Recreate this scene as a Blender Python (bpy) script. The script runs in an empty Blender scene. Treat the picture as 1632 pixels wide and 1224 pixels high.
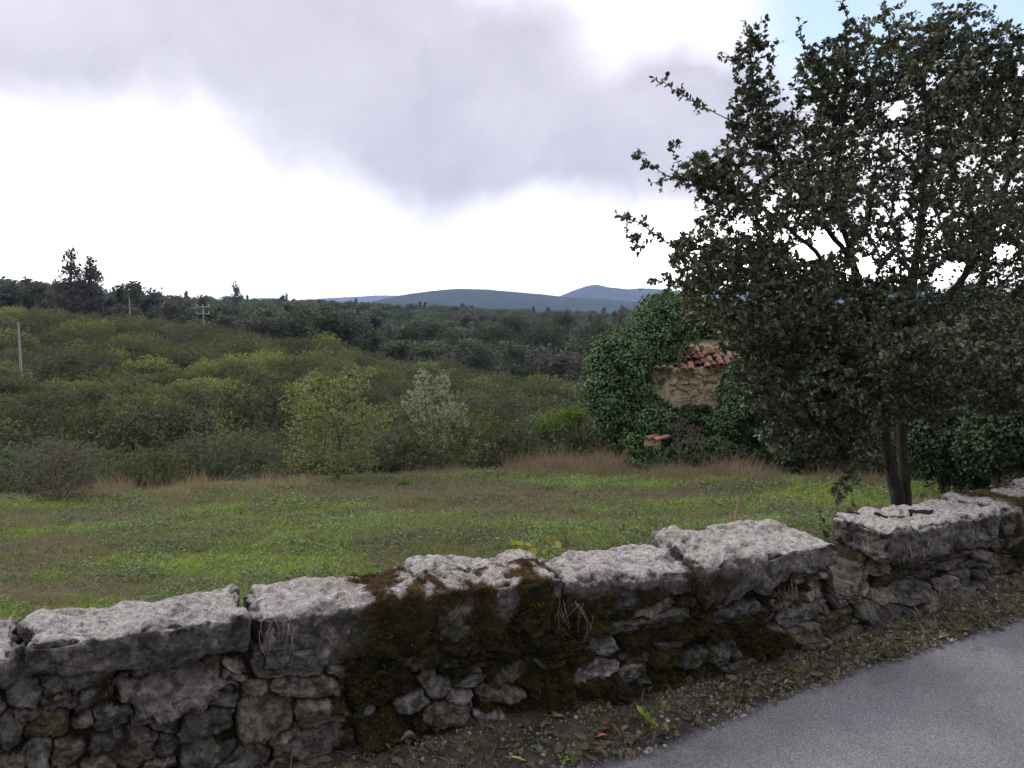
import bpy, math, random
import numpy as np

# ------------------------------------------------------------------ camera, sky, sun
SC = bpy.context.scene
COL = SC.collection
RNG = np.random.default_rng(7)
random.seed(7)
EYE = 1.6
F_PX, PITCH = 1281.0, math.radians(5.7)

cam_d = bpy.data.cameras.new("camera")
cam = bpy.data.objects.new("camera", cam_d)
COL.objects.link(cam)
cam.location = (0, 0, EYE)
cam.rotation_euler = (math.pi / 2 - PITCH, 0, 0)
cam_d.sensor_width = 36
cam_d.lens = 36 * F_PX / 1632
cam_d.clip_start = 0.05
cam_d.clip_end = 30000
SC.camera = cam
SC.view_settings.view_transform = 'Standard'
SC.view_settings.look = 'None'
SC.view_settings.exposure = 0.3
SC.view_settings.gamma = 1.0
SC.cycles.max_bounces = 6
SC.cycles.diffuse_bounces = 3
SC.cycles.transmission_bounces = 3
SC.cycles.glossy_bounces = 2
SC.cycles.volume_bounces = 1
SC.cycles.use_denoising = True

SUN_AZ = math.radians(-62)      # measured from straight ahead, negative = to the left
SUN_EL = math.radians(38)
world = bpy.data.worlds.new("World")
SC.world = world
world.use_nodes = True


class NT:
    """small helper for node trees"""
    def __init__(self, tree):
        self.t = tree
        tree.nodes.clear()

    def n(self, typ, **kw):
        nd = self.t.nodes.new(typ)
        for k, v in kw.items():
            setattr(nd, k, v)
        return nd

    def link(self, a, b):
        self.t.links.new(a, b)

    def put(self, sock, v):
        if isinstance(v, bpy.types.NodeSocket):
            self.t.links.new(v, sock)
        elif v is not None:
            sock.default_value = v

    def math(self, op, a, b=None, c=None, clamp=False):
        nd = self.n('ShaderNodeMath', operation=op, use_clamp=clamp)
        for i, v in enumerate((a, b, c)):
            self.put(nd.inputs[i], v)
        return nd.outputs[0]

    def vmath(self, op, a, b=None):
        nd = self.n('ShaderNodeVectorMath', operation=op)
        self.put(nd.inputs[0], a)
        self.put(nd.inputs[1], b)
        return nd.outputs[0]

    def mix(self, f, a, b, blend='MIX'):
        nd = self.n('ShaderNodeMix', data_type='RGBA', blend_type=blend)
        self.put(nd.inputs[0], f)
        self.put(nd.inputs[6], a)
        self.put(nd.inputs[7], b)
        return nd.outputs[2]

    def noise(self, vec, scale, detail=4, rough=0.55, dist=0.0, out='Fac'):
        nd = self.n('ShaderNodeTexNoise')
        self.put(nd.inputs['Vector'], vec)
        nd.inputs['Scale'].default_value = scale
        nd.inputs['Detail'].default_value = detail
        nd.inputs['Roughness'].default_value = rough
        nd.inputs['Distortion'].default_value = dist
        return nd.outputs[out]

    def ramp(self, f, stops, interp='LINEAR'):
        nd = self.n('ShaderNodeValToRGB')
        nd.color_ramp.interpolation = interp
        el = nd.color_ramp.elements
        while len(el) < len(stops):
            el.new(0.5)
        for e, (p, c) in zip(el, stops):
            e.position = p
            e.color = (c, c, c, 1) if isinstance(c, (int, float)) else (*c, 1)
        self.put(nd.inputs[0], f)
        return nd.outputs[0]

    def sstep(self, v, lo, hi):
        nd = self.n('ShaderNodeMapRange', interpolation_type='SMOOTHSTEP')
        self.put(nd.inputs[0], v)
        nd.inputs[1].default_value = lo
        nd.inputs[2].default_value = hi
        return nd.outputs[0]


def build_world():
    N = NT(world.node_tree)
    out = N.n('ShaderNodeOutputWorld')
    bg = N.n('ShaderNodeBackground')
    bg.inputs['Strength'].default_value = 0.1
    sky = N.n('ShaderNodeTexSky', sky_type='NISHITA')
    sky.sun_disc = False
    sky.sun_elevation = SUN_EL
    sky.sun_rotation = SUN_AZ
    sky.altitude = 200
    tc = N.n('ShaderNodeTexCoord')
    D = tc.outputs['Generated']
    # clouds live on a direction warped by noise so that their borders are ragged
    w = N.noise(D, 3.2, 6, 0.55, out='Color')
    w = N.vmath('SUBTRACT', w, (0.5, 0.5, 0.5))
    sc = N.n('ShaderNodeVectorMath', operation='SCALE')
    N.link(w, sc.inputs[0])
    sc.inputs[3].default_value = 0.24
    DW = N.vmath('ADD', D, sc.outputs[0])
    sep = N.n('ShaderNodeSeparateXYZ')
    N.link(DW, sep.inputs[0])
    X, Y, Z = sep.outputs
    az = N.math('ARCTAN2', X, Y)
    el = N.math('ARCSINE', N.math('MINIMUM', N.math('MAXIMUM', Z, -1.0), 1.0))

    def blob(a, e, ra, re, tilt=0.0):
        da = N.math('DIVIDE', N.math('SUBTRACT', az, math.radians(a)), math.radians(ra))
        de = N.math('SUBTRACT', N.math('SUBTRACT', el, math.radians(e)), N.math('MULTIPLY', N.math('SUBTRACT', az, math.radians(a)), tilt))
        de = N.math('DIVIDE', de, math.radians(re))
        r2 = N.math('ADD', N.math('POWER', N.math('ABSOLUTE', da), 2.0), N.math('POWER', N.math('ABSOLUTE', de), 2.0))
        return N.math('SUBTRACT', 1.0, N.math('SQRT', r2), clamp=True)
    dark = None
    for b in CLOUD_BLOBS:
        v = blob(*b)
        dark = v if dark is None else N.math('MAXIMUM', dark, v)
    dk = N.sstep(dark, 0.0, 0.5)
    tex = N.noise(DW, 4.5, 5, 0.6)
    dk = N.math('MULTIPLY', dk, N.math('ADD', N.math('MULTIPLY', tex, 0.95), 0.42), clamp=True)
    for b in LIGHT_BLOBS:
        dk = N.math('MULTIPLY', dk, N.math('SUBTRACT', 1.0, N.math('MULTIPLY', N.sstep(blob(*b), 0.0, 0.8), 0.8)))
    white = N.mix(N.noise(DW, 2.0, 3), (13.5, 13.2, 13.6, 1), (7.8, 7.8, 8.3, 1))
    cloud = N.mix(dk, white, (5.4, 5.3, 6.3, 1))
    # cloud cover thickens towards the zenith and behind the camera
    low = N.sstep(Z, 0.11, 0.015)
    cloud = N.mix(low, cloud, (48, 45, 44, 1))
    back = N.sstep(Y, 0.35, -0.6)
    cloud = N.mix(back, cloud, (REAR[0], REAR[1], REAR[2], 1))
    top = N.sstep(Z, 0.42, 0.95)
    cloud = N.mix(top, cloud, (ZEN[0], ZEN[1], ZEN[2], 1))
    # break in the clouds showing blue, up to the right
    hole = N.math('MULTIPLY', N.sstep(blob(33, 21, 21, 10, 0.1), 0.0, 0.35), N.sstep(N.noise(DW, 5.0, 5), 0.30, 0.47))
    hole = N.math('MULTIPLY', hole, 0.95)
    blue = N.mix(1.0, sky.outputs[0], (2.3, 2.3, 2.3, 1), 'MULTIPLY')
    blue = N.mix(0.25, blue, (9, 10, 11, 1))
    col = N.mix(hole, cloud, blue)
    N.link(col, bg.inputs['Color'])
    N.link(bg.outputs[0], out.inputs['Surface'])


# azimuth, elevation, radius in azimuth, radius in elevation (degrees), tilt
CLOUD_BLOBS = [(-31, 20, 17, 10, -0.25), (-15, 19.0, 22, 9.5, -0.25), (-1, 14.0, 22, 7.6, 0.05), (11, 11.4, 14, 6.6, 0.02),
               (-16, 28, 30, 12, 0.0), (18, 30, 20, 8, 0.0), (60, 20, 22, 12, 0.0), (-75, 26, 24, 14, 0)]
LIGHT_BLOBS = [(12, 18.5, 12, 4.0, 0.15)]
REAR = (4.9, 4.75, 4.75)
ZEN = (8.6, 8.6, 9.3)
build_world()

sun_d = bpy.data.lights.new("sun", 'SUN')
sun_d.energy = 1.5
sun_d.angle = math.radians(14)
sun_d.color = (1.0, 0.95, 0.88)
sun = bpy.data.objects.new("sun", sun_d)
COL.objects.link(sun)
sun.rotation_euler = (math.pi / 2 - SUN_EL, 0, -SUN_AZ + math.pi)
sun.location = (0, 0, 60)


# ------------------------------------------------------------------ numpy noise
_perm = np.random.default_rng(3).permutation(256)
_perm = np.concatenate([_perm, _perm, _perm])
_g = np.random.default_rng(4).normal(size=(256, 3))
_g /= np.linalg.norm(_g, axis=1)[:, None]


def pn(x, y, z=0.0):
    x, y, z = np.broadcast_arrays(np.asarray(x, float), np.asarray(y, float), np.asarray(z, float))
    xi, yi, zi = np.floor(x).astype(int), np.floor(y).astype(int), np.floor(z).astype(int)
    xf, yf, zf = x - xi, y - yi, z - zi
    u, v, w = (t * t * t * (t * (t * 6 - 15) + 10) for t in (xf, yf, zf))
    r = 0
    for dx in (0, 1):
        for dy in (0, 1):
            for dz in (0, 1):
                h = _perm[_perm[_perm[(xi + dx) & 255] + ((yi + dy) & 255)] + ((zi + dz) & 255)]
                g = _g[h]
                d = g[..., 0] * (xf - dx) + g[..., 1] * (yf - dy) + g[..., 2] * (zf - dz)
                r = r + d * (u if dx else 1 - u) * (v if dy else 1 - v) * (w if dz else 1 - w)
    return r * 1.5


def fbm(x, y, z=0.0, o=4, g=0.5):
    a, f, r = 1.0, 1.0, 0.0
    for _ in range(o):
        r = r + a * pn(x * f, y * f, z * f + 17.3 * _)
        a *= g
        f *= 2.03
    return r


def sst(x, a, b):
    t = np.clip((x - a) / (b - a), 0, 1)
    return t * t * (3 - 2 * t)


# ------------------------------------------------------------------ objects
def mk(name, V, quads=None, tris=None, mat=None, parent=None, smooth=True, attrs=None):
    me = bpy.data.meshes.new(name)
    V = np.asarray(V, np.float32)
    parts, tot = [], []
    for F, k in ((quads, 4), (tris, 3)):
        if F is not None and len(F):
            F = np.asarray(F, np.int32)
            parts.append(F.ravel())
            tot.append(np.full(len(F), k, np.int32))
    loops = np.concatenate(parts)
    tot = np.concatenate(tot)
    me.vertices.add(len(V))
    me.vertices.foreach_set("co", V.ravel())
    me.loops.add(len(loops))
    me.loops.foreach_set("vertex_index", loops)
    me.polygons.add(len(tot))
    st = np.zeros(len(tot), np.int32)
    st[1:] = np.cumsum(tot)[:-1]
    me.polygons.foreach_set("loop_start", st)
    me.polygons.foreach_set("loop_total", tot)
    me.polygons.foreach_set("use_smooth", np.full(len(tot), smooth))
    for k, a in (attrs or {}).items():
        a = np.asarray(a, np.float32)
        if a.ndim == 1:
            at = me.attributes.new(k, 'FLOAT', 'POINT')
            at.data.foreach_set("value", a)
        else:
            if a.shape[1] == 3:
                a = np.concatenate([a, np.ones((len(a), 1), np.float32)], 1)
            at = me.attributes.new(k, 'FLOAT_COLOR', 'POINT')
            at.data.foreach_set("color", a.ravel())
    me.update(calc_edges=True)
    me.validate()
    if mat:
        me.materials.append(mat)
    o = bpy.data.objects.new(name, me)
    COL.objects.link(o)
    if parent:
        o.parent = parent
        o.matrix_parent_inverse.identity()
    return o


def tag(o, label=None, cat=None, group=None, kind=None):
    for k, v in (('label', label), ('category', cat), ('group', group), ('kind', kind)):
        if v:
            o[k] = v
    return o


def thing(name, loc, label, cat, group=None):
    o = bpy.data.objects.new(name, None)
    o.empty_display_size = 0.2
    COL.objects.link(o)
    o.location = loc
    return tag(o, label, cat, group)


# a ray of the photograph: where it meets a height or a distance (used once, to take measurements)
def at_z(px, py, z):
    d = ray(px, py)
    return np.array([0, 0, EYE]) + d * ((z - EYE) / d[2])


def at_y(px, py, y):
    d = ray(px, py)
    return np.array([0, 0, EYE]) + d * (y / d[1])


def ray(px, py):
    a, b = (px - 816) / F_PX, (612 - py) / F_PX
    return np.array([a, math.cos(PITCH) + b * math.sin(PITCH), -math.sin(PITCH) + b * math.cos(PITCH)])


# ------------------------------------------------------------------ materials
def mat_new(name):
    m = bpy.data.materials.new(name)
    m.use_nodes = True
    return m, NT(m.node_tree)


def leaf_mat(name, stops, trans=0.25, rough=0.55, inst=False, spec=0.35):
    """stops: colours over the per-leaf value v (0..1); inst adds the per-plant tint"""
    m, N = mat_new(name)
    out = N.n('ShaderNodeOutputMaterial')
    v = N.n('ShaderNodeAttribute', attribute_name='v').outputs['Fac']
    if inst:
        t = N.n('ShaderNodeAttribute', attribute_name='tint', attribute_type='INSTANCER').outputs['Fac']
        v = N.math('ADD', N.math('MULTIPLY', v, 0.35), N.math('MULTIPLY', t, 0.65))
    n = len(stops)
    col = N.ramp(v, [(i / (n - 1), c) for i, c in enumerate(stops)])
    p = N.n('ShaderNodeBsdfPrincipled')
    N.link(col, p.inputs['Base Color'])
    p.inputs['Roughness'].default_value = rough
    p.inputs['Specular IOR Level'].default_value = spec
    tr = N.n('ShaderNodeBsdfTranslucent')
    N.link(N.mix(1.0, col, (1.5, 1.5, 0.7, 1), 'MULTIPLY'), tr.inputs['Color'])
    ms = N.n('ShaderNodeMixShader')
    ms.inputs[0].default_value = trans
    N.link(p.outputs[0], ms.inputs[1])
    N.link(tr.outputs[0], ms.inputs[2])
    N.link(ms.outputs[0], out.inputs['Surface'])
    return m


def bark_mat(name, c1, c2, scale=30):
    m, N = mat_new(name)
    out = N.n('ShaderNodeOutputMaterial')
    tc = N.n('ShaderNodeTexCoord')
    mp = N.n('ShaderNodeMapping')
    mp.inputs['Scale'].default_value = (1, 1, 0.25)
    N.link(tc.outputs['Object'], mp.inputs[0])
    f = N.noise(mp.outputs[0], scale, 6, 0.65, 0.4)
    p = N.n('ShaderNodeBsdfPrincipled')
    N.link(N.ramp(f, [(0.35, c1), (0.65, c2)]), p.inputs['Base Color'])
    p.inputs['Roughness'].default_value = 0.9
    b = N.n('ShaderNodeBump')
    b.inputs['Strength'].default_value = 0.8
    b.inputs['Distance'].default_value = 0.02
    N.link(f, b.inputs['Height'])
    N.link(b.outputs[0], p.inputs['Normal'])
    N.link(p.outputs[0], out.inputs['Surface'])
    return m


def col_mat(name, rough=0.92, s1=60, s2=350, var=0.55, bump=0.4, bdist=0.004, spec=0.2):
    """colour attribute times two scales of noise, plus fine relief"""
    m, N = mat_new(name)
    out = N.n('ShaderNodeOutputMaterial')
    c = N.n('ShaderNodeAttribute', attribute_name='Col').outputs['Color']
    pos = N.n('ShaderNodeTexCoord').outputs['Object']
    n1 = N.noise(pos, s1, 6, 0.65)
    n2 = N.noise(pos, s2, 4, 0.7)
    k = N.math('ADD', N.math('MULTIPLY', n1, 0.6), N.math('MULTIPLY', n2, 0.4))
    k = N.ramp(k, [(0.3, 1 - var), (0.7, 1 + var)])
    p = N.n('ShaderNodeBsdfPrincipled')
    N.link(N.mix(1.0, c, k, 'MULTIPLY'), p.inputs['Base Color'])
    p.inputs['Roughness'].default_value = rough
    p.inputs['Specular IOR Level'].default_value = spec
    b = N.n('ShaderNodeBump')
    b.inputs['Strength'].default_value = bump
    b.inputs['Distance'].default_value = bdist
    N.link(N.math('ADD', n1, n2), b.inputs['Height'])
    N.link(b.outputs[0], p.inputs['Normal'])
    N.link(p.outputs[0], out.inputs['Surface'])
    return m


def plain_mat(name, c, rough=0.8, scale=20, var=0.3):
    m, N = mat_new(name)
    out = N.n('ShaderNodeOutputMaterial')
    f = N.noise(N.n('ShaderNodeTexCoord').outputs['Object'], scale, 5, 0.6)
    lo, hi = tuple(x * (1 - var) for x in c), tuple(min(1, x * (1 + var)) for x in c)
    p = N.n('ShaderNodeBsdfPrincipled')
    N.link(N.ramp(f, [(0.3, lo), (0.7, hi)]), p.inputs['Base Color'])
    p.inputs['Roughness'].default_value = rough
    N.link(p.outputs[0], out.inputs['Surface'])
    return m


M_BARK = bark_mat('oak_bark', (0.013, 0.010, 0.009), (0.055, 0.044, 0.037), 40)
M_TWIG = bark_mat('twig_bark', (0.10, 0.085, 0.07), (0.20, 0.17, 0.14), 20)
M_GREYTWIG = bark_mat('grey_twig_bark', (0.13, 0.11, 0.10), (0.26, 0.23, 0.21), 20)


# ------------------------------------------------------------------ ground shape
WL = np.array([(-14, -5.2), (-3.2, 1.3), (-0.85, 2.57), (0.08, 2.95), (0.95, 3.31), (1.30, 3.50), (2.2, 4.05), (3.4, 4.9), (9.0, 9.6)])
RE = np.array([(-14, -6.2), (-3.2, 0.55), (-0.9, 1.9), (0.29, 2.64), (0.67, 2.86), (1.27, 3.23), (2.0, 3.63), (2.6, 3.93), (4.0, 4.85), (9.0, 8.9)])


def ext(line, x):
    y = np.interp(x, line[:, 0], line[:, 1])
    s0 = (line[1, 1] - line[0, 1]) / (line[1, 0] - line[0, 0])
    s1 = (line[-1, 1] - line[-2, 1]) / (line[-1, 0] - line[-2, 0])
    y = np.where(x < line[0, 0], line[0, 1] + (x - line[0, 0]) * s0, y)
    return np.where(x > line[-1, 0], line[-1, 1] + (x - line[-1, 0]) * s1, y)


TY = np.array([3.5, 6, 10, 15, 19, 24, 32, 45, 60, 85, 110, 140, 200, 300, 450, 700, 1200])
TU = np.array([-0.75, -0.58, -0.45, -0.25, -0.08, 0.08, 0.3, 0.6])
TZ = np.array([
    [-.95, -1.15, -1.6, -2.25, -2.9, -4.0, -4.4, -4.0, -3.2, -1.9, -1.0, -2.0, -4, -3, 7, 6, -30],
    [-.95, -1.15, -1.6, -2.25, -2.9, -4.0, -4.5, -4.3, -3.6, -2.3, -1.3, -2.5, -6, -5, 5, -6, -35],
    [-.95, -1.15, -1.6, -2.2, -2.8, -4.0, -4.7, -4.6, -4.0, -2.9, -2.2, -4.0, -8, -6.5, -3, -14, -40],
    [-.95, -1.1, -1.55, -2.15, -2.65, -4.0, -4.9, -5.1, -4.8, -4.6, -6.0, -10.5, -11, -7.5, -6, -20, -40],
    [-.95, -1.1, -1.55, -2.1, -2.5, -3.9, -5.0, -5.5, -5.5, -6.8, -10.5, -13.5, -13, -10.5, -9, -25, -40],
    [-.95, -1.1, -1.5, -2.1, -2.5, -3.4, -4.9, -5.6, -6.2, -9.5, -13, -14.5, -14, -13, -11.5, -30, -40],
    [-.95, -1.1, -1.45, -2.0, -2.45, -2.8, -3.5, -5.0, -7.0, -10, -13, -14.5, -14, -12, -11, -30, -40],
    [-.95, -1.05, -1.4, -1.9, -2.3, -2.6, -3.0, -4.5, -6.0, -8, -10, -12, -12, -10, -9, -30, -40]])


def table(u, y):
    fi = np.interp(y, TY, np.arange(len(TY)))
    ui = np.interp(u, TU, np.arange(len(TU)))
    a = np.clip(fi.astype(int), 0, len(TY) - 2)
    b = np.clip(ui.astype(int), 0, len(TU) - 2)
    fa, fb = fi - a, ui - b
    fa2, fb2 = fa * fa * (3 - 2 * fa) * 0.4 + fa * 0.6, fb
    return (TZ[b, a] * (1 - fa2) + TZ[b, a + 1] * fa2) * (1 - fb2) + (TZ[b + 1, a] * (1 - fa2) + TZ[b + 1, a + 1] * fa2) * fb2


def ground(x, y):
    x, y = np.asarray(x, float), np.asarray(y, float)
    dn = (y - ext(WL, x)) * 0.92
    dr = (y - ext(RE, x)) * 0.88
    yy = np.maximum(y, 3.5)
    f = table(np.clip(x / yy, -0.75, 0.6), yy)
    f = f + 0.05 * fbm(x * 0.5, y * 0.5, 1.0) * sst(dn, .3, 2) + 0.018 * fbm(x * 3, y * 3, 2.0) + 0.5 * fbm(x * .06, y * .06, 4.) * sst(y, 25, 60)
    road = -0.006 + 0.05 * sst(dr, -0.05, 0.45) + (0.012 * fbm(x * 9, y * 9, 3.0) + 0.005 * fbm(x * 40, y * 40, 3.0)) * sst(dr, 0.0, 0.1)
    k = sst(dn, 0.12, 0.24)
    return road * (1 - k) + f * k


def field_patch(x, y):
    """0 = brown dead growth, 1 = fresh green grass"""
    n = 0.53 + 0.66 * fbm(x * 0.32 + 3.1, y * 0.55 + 1.7, 0.3, 4, 0.6) + 0.30 * fbm(x * 1.6, y * 2.4, 5.0, 3, .7) - 0.05
    # the bands of bright grass that cross the field
    for cx, cy, rx, ry, a in ((7.2, 14.5, 3.4, 1.8, .55), (-1.6, 12.5, 2.2, .8, .45), (-3.0, 9.0, 3.2, .9, .45), (-11, 15.5, 4, .9, .6), (1.5, 11.2, 2.4, 1.2, .35),
                              (-5.2, 7.0, 2.5, .7, .35), (-1.2, 16.0, 3.2, 1.3, -.4), (-4.5, 15.8, 2.6, 1.0, -.3), (-6.5, 10.6, 2.2, .6, -.35), (2.6, 14.8, 2.5, .9, -.3), (1.8, 6.4, 1.3, 1.2, -.15)):
        n = n + a * np.exp(-((x - cx) / rx) ** 2 - ((y - cy) / ry) ** 2)
    return np.clip(n, 0, 1)


def lerp3(t, a, b):
    return np.asarray(a)[None, :] * (1 - t[:, None]) + np.asarray(b)[None, :] * t[:, None]


def grid_axis(lo, a, b, hi, step, grow=1.09):
    mid = np.arange(a, b, step)
    up, s, v = [], step, b
    while v < hi:
        up.append(v)
        s = s * grow
        v += s
    up.append(hi)
    dn, s, v = [], step, a
    while v > lo:
        s = s * grow
        v -= s
        dn.append(max(v, lo))
    return np.concatenate([dn[::-1], mid, up])


def build_ground():
    xs = grid_axis(-9000, -7.0, 9.0, 9000, 0.05, 1.045)
    ys = grid_axis(-600, 1.5, 9.0, 9000, 0.05, 1.03)
    X, Y = np.meshgrid(xs, ys)
    x, y = X.ravel(), Y.ravel()
    z = ground(x, y)
    nx, ny = len(xs), len(ys)
    i = np.arange(ny - 1)[:, None] * nx + np.arange(nx - 1)[None, :]
    q = np.stack([i, i + 1, i + nx + 1, i + nx], -1).reshape(-1, 4)
    dn = (y - ext(WL, x)) * 0.92
    g = field_patch(x, y)
    c = lerp3(g, (0.13, 0.105, 0.085), (0.11, 0.14, 0.05))
    hill = sst(y, 19, 22)
    c = c * (1 - hill[:, None]) + np.array([(0.028, 0.034, 0.016)]) * hill[:, None]
    far = sst(y, 400, 900)
    c = c * (1 - far[:, None]) + np.array([(0.022, 0.034, 0.02)]) * far[:, None]
    verge = 1 - sst(dn, 0.0, 0.2)
    vs = 0.5 + 0.5 * fbm(x * 6, y * 6, 9.)
    vc = lerp3(np.clip(vs, 0, 1), (0.035, 0.027, 0.023), (0.11, 0.09, 0.078))
    c = c * (1 - verge[:, None]) + vc * verge[:, None]
    m = col_mat('earth', 0.95, 25, 160, 0.6, 0.6, 0.01)
    return tag(mk('ground', np.stack([x, y, z], 1), q, mat=m, attrs={'Col': c}), kind='structure')


build_ground()


# ------------------------------------------------------------------ road
def build_road():
    xs = np.concatenate([np.linspace(-40, -2.1, 40), np.arange(-2, 4.5, 0.02), np.linspace(4.6, 60, 50)])
    t = np.concatenate([np.linspace(0, 0.6, 31), np.linspace(0.7, 6.0, 24)])
    X, T = np.meshgrid(xs, t)
    x, tt = X.ravel(), T.ravel()
    edge = ext(RE, x) + (0.03 * fbm(x * 2.2, 0, 1.) + 0.014 * pn(x * 11, 0, 2.)) + 0.11
    y = edge - tt / 0.88
    n = len(xs)
    z = np.full(len(x), 0.004) + 0.0015 * pn(x * 2, y * 2, 1.)
    z = np.where(tt < 0.001, -0.02, z)
    i = np.arange(len(t) - 1)[:, None] * n + np.arange(n - 1)[None, :]
    q = np.stack([i, i + n, i + n + 1, i + 1], -1).reshape(-1, 4)
    soil = 1 - sst(tt + 0.035 * fbm(x * 3, y * 3, 7.) + 0.03 * fbm(x * 25, y * 25, 3., 3, .7), 0.07, 0.15)
    c = lerp3(soil, (0.205, 0.194, 0.216), (0.036, 0.033, 0.034))
    c *= (1 + 0.12 * fbm(x * 1.3, y * 1.3, 3.))[:, None]
    m, N = mat_new('asphalt')
    out = N.n('ShaderNodeOutputMaterial')
    col = N.n('ShaderNodeAttribute', attribute_name='Col').outputs['Color']
    pos = N.n('ShaderNodeTexCoord').outputs['Object']
    vo = N.n('ShaderNodeTexVoronoi')
    N.link(pos, vo.inputs['Vector'])
    vo.inputs['Scale'].default_value = 130
    grain = N.ramp(N.noise(pos, 150, 4, 0.8), [(0.34, 0.5), (0.48, 0.92), (0.6, 1.15), (0.70, 1.9)])
    stone = N.ramp(vo.outputs['Distance'], [(0.0, 1.25), (0.45, 1.0), (0.8, 0.6)])
    k = N.mix(1.0, grain, stone, 'MULTIPLY')
    big = N.ramp(N.noise(pos, 2.4, 6, 0.65, 0.8), [(0.32, 0.78), (0.5, 1.0), (0.7, 1.15)])
    k = N.mix(1.0, k, big, 'MULTIPLY')
    p = N.n('ShaderNodeBsdfPrincipled')
    N.link(N.mix(1.0, col, k, 'MULTIPLY'), p.inputs['Base Color'])
    p.inputs['Roughness'].default_value = 0.8
    b = N.n('ShaderNodeBump')
    b.inputs['Strength'].default_value = 0.7
    b.inputs['Distance'].default_value = 0.003
    N.link(vo.outputs['Distance'], b.inputs['Height'])
    N.link(b.outputs[0], p.inputs['Normal'])
    N.link(p.outputs[0], out.inputs['Surface'])
    tag(mk('road', np.stack([x, y, z], 1), q, mat=m, attrs={'Col': c}), kind='structure')


build_road()


# ------------------------------------------------------------------ stone wall along the road
seg = np.linalg.norm(np.diff(WL, axis=0), axis=1)
WS = np.concatenate([[0], np.cumsum(seg)])


def s_of_x(x):
    return np.interp(x, WL[:, 0], WS)


def wall_pt(s, off):
    """point at arc length s, off metres behind the front face (negative = towards the road)"""
    s = np.asarray(s, float)
    x = np.interp(s, WS, WL[:, 0])
    y = np.interp(s, WS, WL[:, 1])
    e = 0.15
    tx = np.interp(s + e, WS, WL[:, 0]) - np.interp(s - e, WS, WL[:, 0])
    ty = np.interp(s + e, WS, WL[:, 1]) - np.interp(s - e, WS, WL[:, 1])
    L = np.hypot(tx, ty)
    return x - ty / L * off, y + tx / L * off


def on_wall(px, py):
    d = ray(px, py)
    for a, b in zip(WL[:-1], WL[1:]):
        e = b - a
        t, s = np.linalg.solve(np.array([[d[0], -e[0]], [d[1], -e[1]]]), a)
        if t > 0 and -1e-6 <= s <= 1:
            P = np.array([0, 0, EYE]) + d * t
            return float(s_of_x(P[0])), float(P[2])


# px, py, half width px, half height px, turn (deg), colour index
HERO = [(120, 1083, 62, 19, 6, 0), (272, 1098, 92, 40, 0, 1), (43, 1108, 28, 20, -20, 0), (158, 1112, 36, 15, 12, 0), (185, 1140, 32, 24, 10, 0),
        (95, 1120, 26, 12, 0, 1), (180, 1170, 0, 0, 0, 0), (230, 1142, 20, 14, 0, 0), (265, 1155, 26, 15, 0, 0), (330, 1152, 48, 22, 4, 0), (425, 1132, 44, 38, 0, 2),
        (408, 1082, 18, 16, 0, 3), (170, 1183, 28, 14, 20, 0), (215, 1195, 32, 27, 5, 4), (268, 1188, 20, 16, 0, 0), (330, 1195, 46, 24, 6, 0), (405, 1175, 24, 13, 0, 3),
        (105, 1205, 25, 20, 40, 2), (60, 1205, 20, 17, 0, 0), (10, 1165, 22, 25, 0, 0), (75, 1155, 30, 20, 0, 5), (260, 1217, 28, 12, 0, 4), (385, 1210, 36, 22, 10, 0), (20, 1218, 26, 14, 0, 2),
        (228, 1070, 20, 9, 0, 1), (285, 1062, 16, 9, 0, 1), (335, 1048, 16, 10, 0, 5), (368, 1052, 16, 11, 0, 3),
        (655, 1115, 26, 16, 15, 6), (700, 1090, 22, 18, 0, 6), (755, 1078, 24, 13, 8, 6), (730, 1105, 16, 10, 0, 6), (778, 1148, 24, 15, 0, 6), (860, 1003, 28, 17, 0, 5), (790, 1028, 34, 14, -5, 5),
        (680, 1030, 38, 18, 5, 5), (820, 1062, 34, 14, 3, 5), (950, 1070, 30, 16, 8, 6), (960, 1100, 30, 20, 0, 0), (1010, 1072, 18, 14, 0, 6), (955, 1010, 20, 26, 10, 6), (1000, 1020, 22, 14, 0, 0),
        (1010, 1110, 20, 14, 0, 0), (1070, 1000, 30, 14, 0, 0), (1110, 1045, 26, 14, 0, 0), (1060, 1045, 22, 13, 0, 0), (1215, 1018, 34, 26, 0, 1), (1275, 975, 34, 22, 12, 0), (1150, 1035, 24, 16, 0, 0),
        (1275, 1000, 22, 8, 0, 0), (1150, 1000, 22, 14, 0, 5), (1295, 906, 9, 7, 0, 4), (1275, 908, 9, 6, 0, 3), (1255, 916, 10, 8, 0, 0), (1180, 985, 24, 10, 0, 0),
        (1530, 875, 24, 12, 5, 1), (1555, 895, 13, 9, 0, 0), (1540, 912, 14, 8, 0, 0), (1562, 912, 11, 10, 0, 0), (1570, 928, 10, 9, 0, 0), (1541, 926, 14, 8, 0, 0), (1545, 943, 13, 9, 0, 0), (1566, 941, 11, 8, 0, 0),
        (1520, 952, 18, 13, 20, 0), (1520, 930, 12, 10, 0, 1), (1600, 900, 14, 16, 0, 5), (1590, 930, 14, 14, 0, 1)]
TINTS = np.array([(0.118, 0.109, 0.102), (0.128, 0.113, 0.102), (0.148, 0.122, 0.098), (0.22, 0.185, 0.150), (0.146, 0.120, 0.104), (0.070, 0.062, 0.038), (0.21, 0.19, 0.185), (0.16, 0.155, 0.15)])
MOSS_A, MOSS_B = (0.018, 0.014, 0.009), (0.050, 0.043, 0.012)


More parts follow.
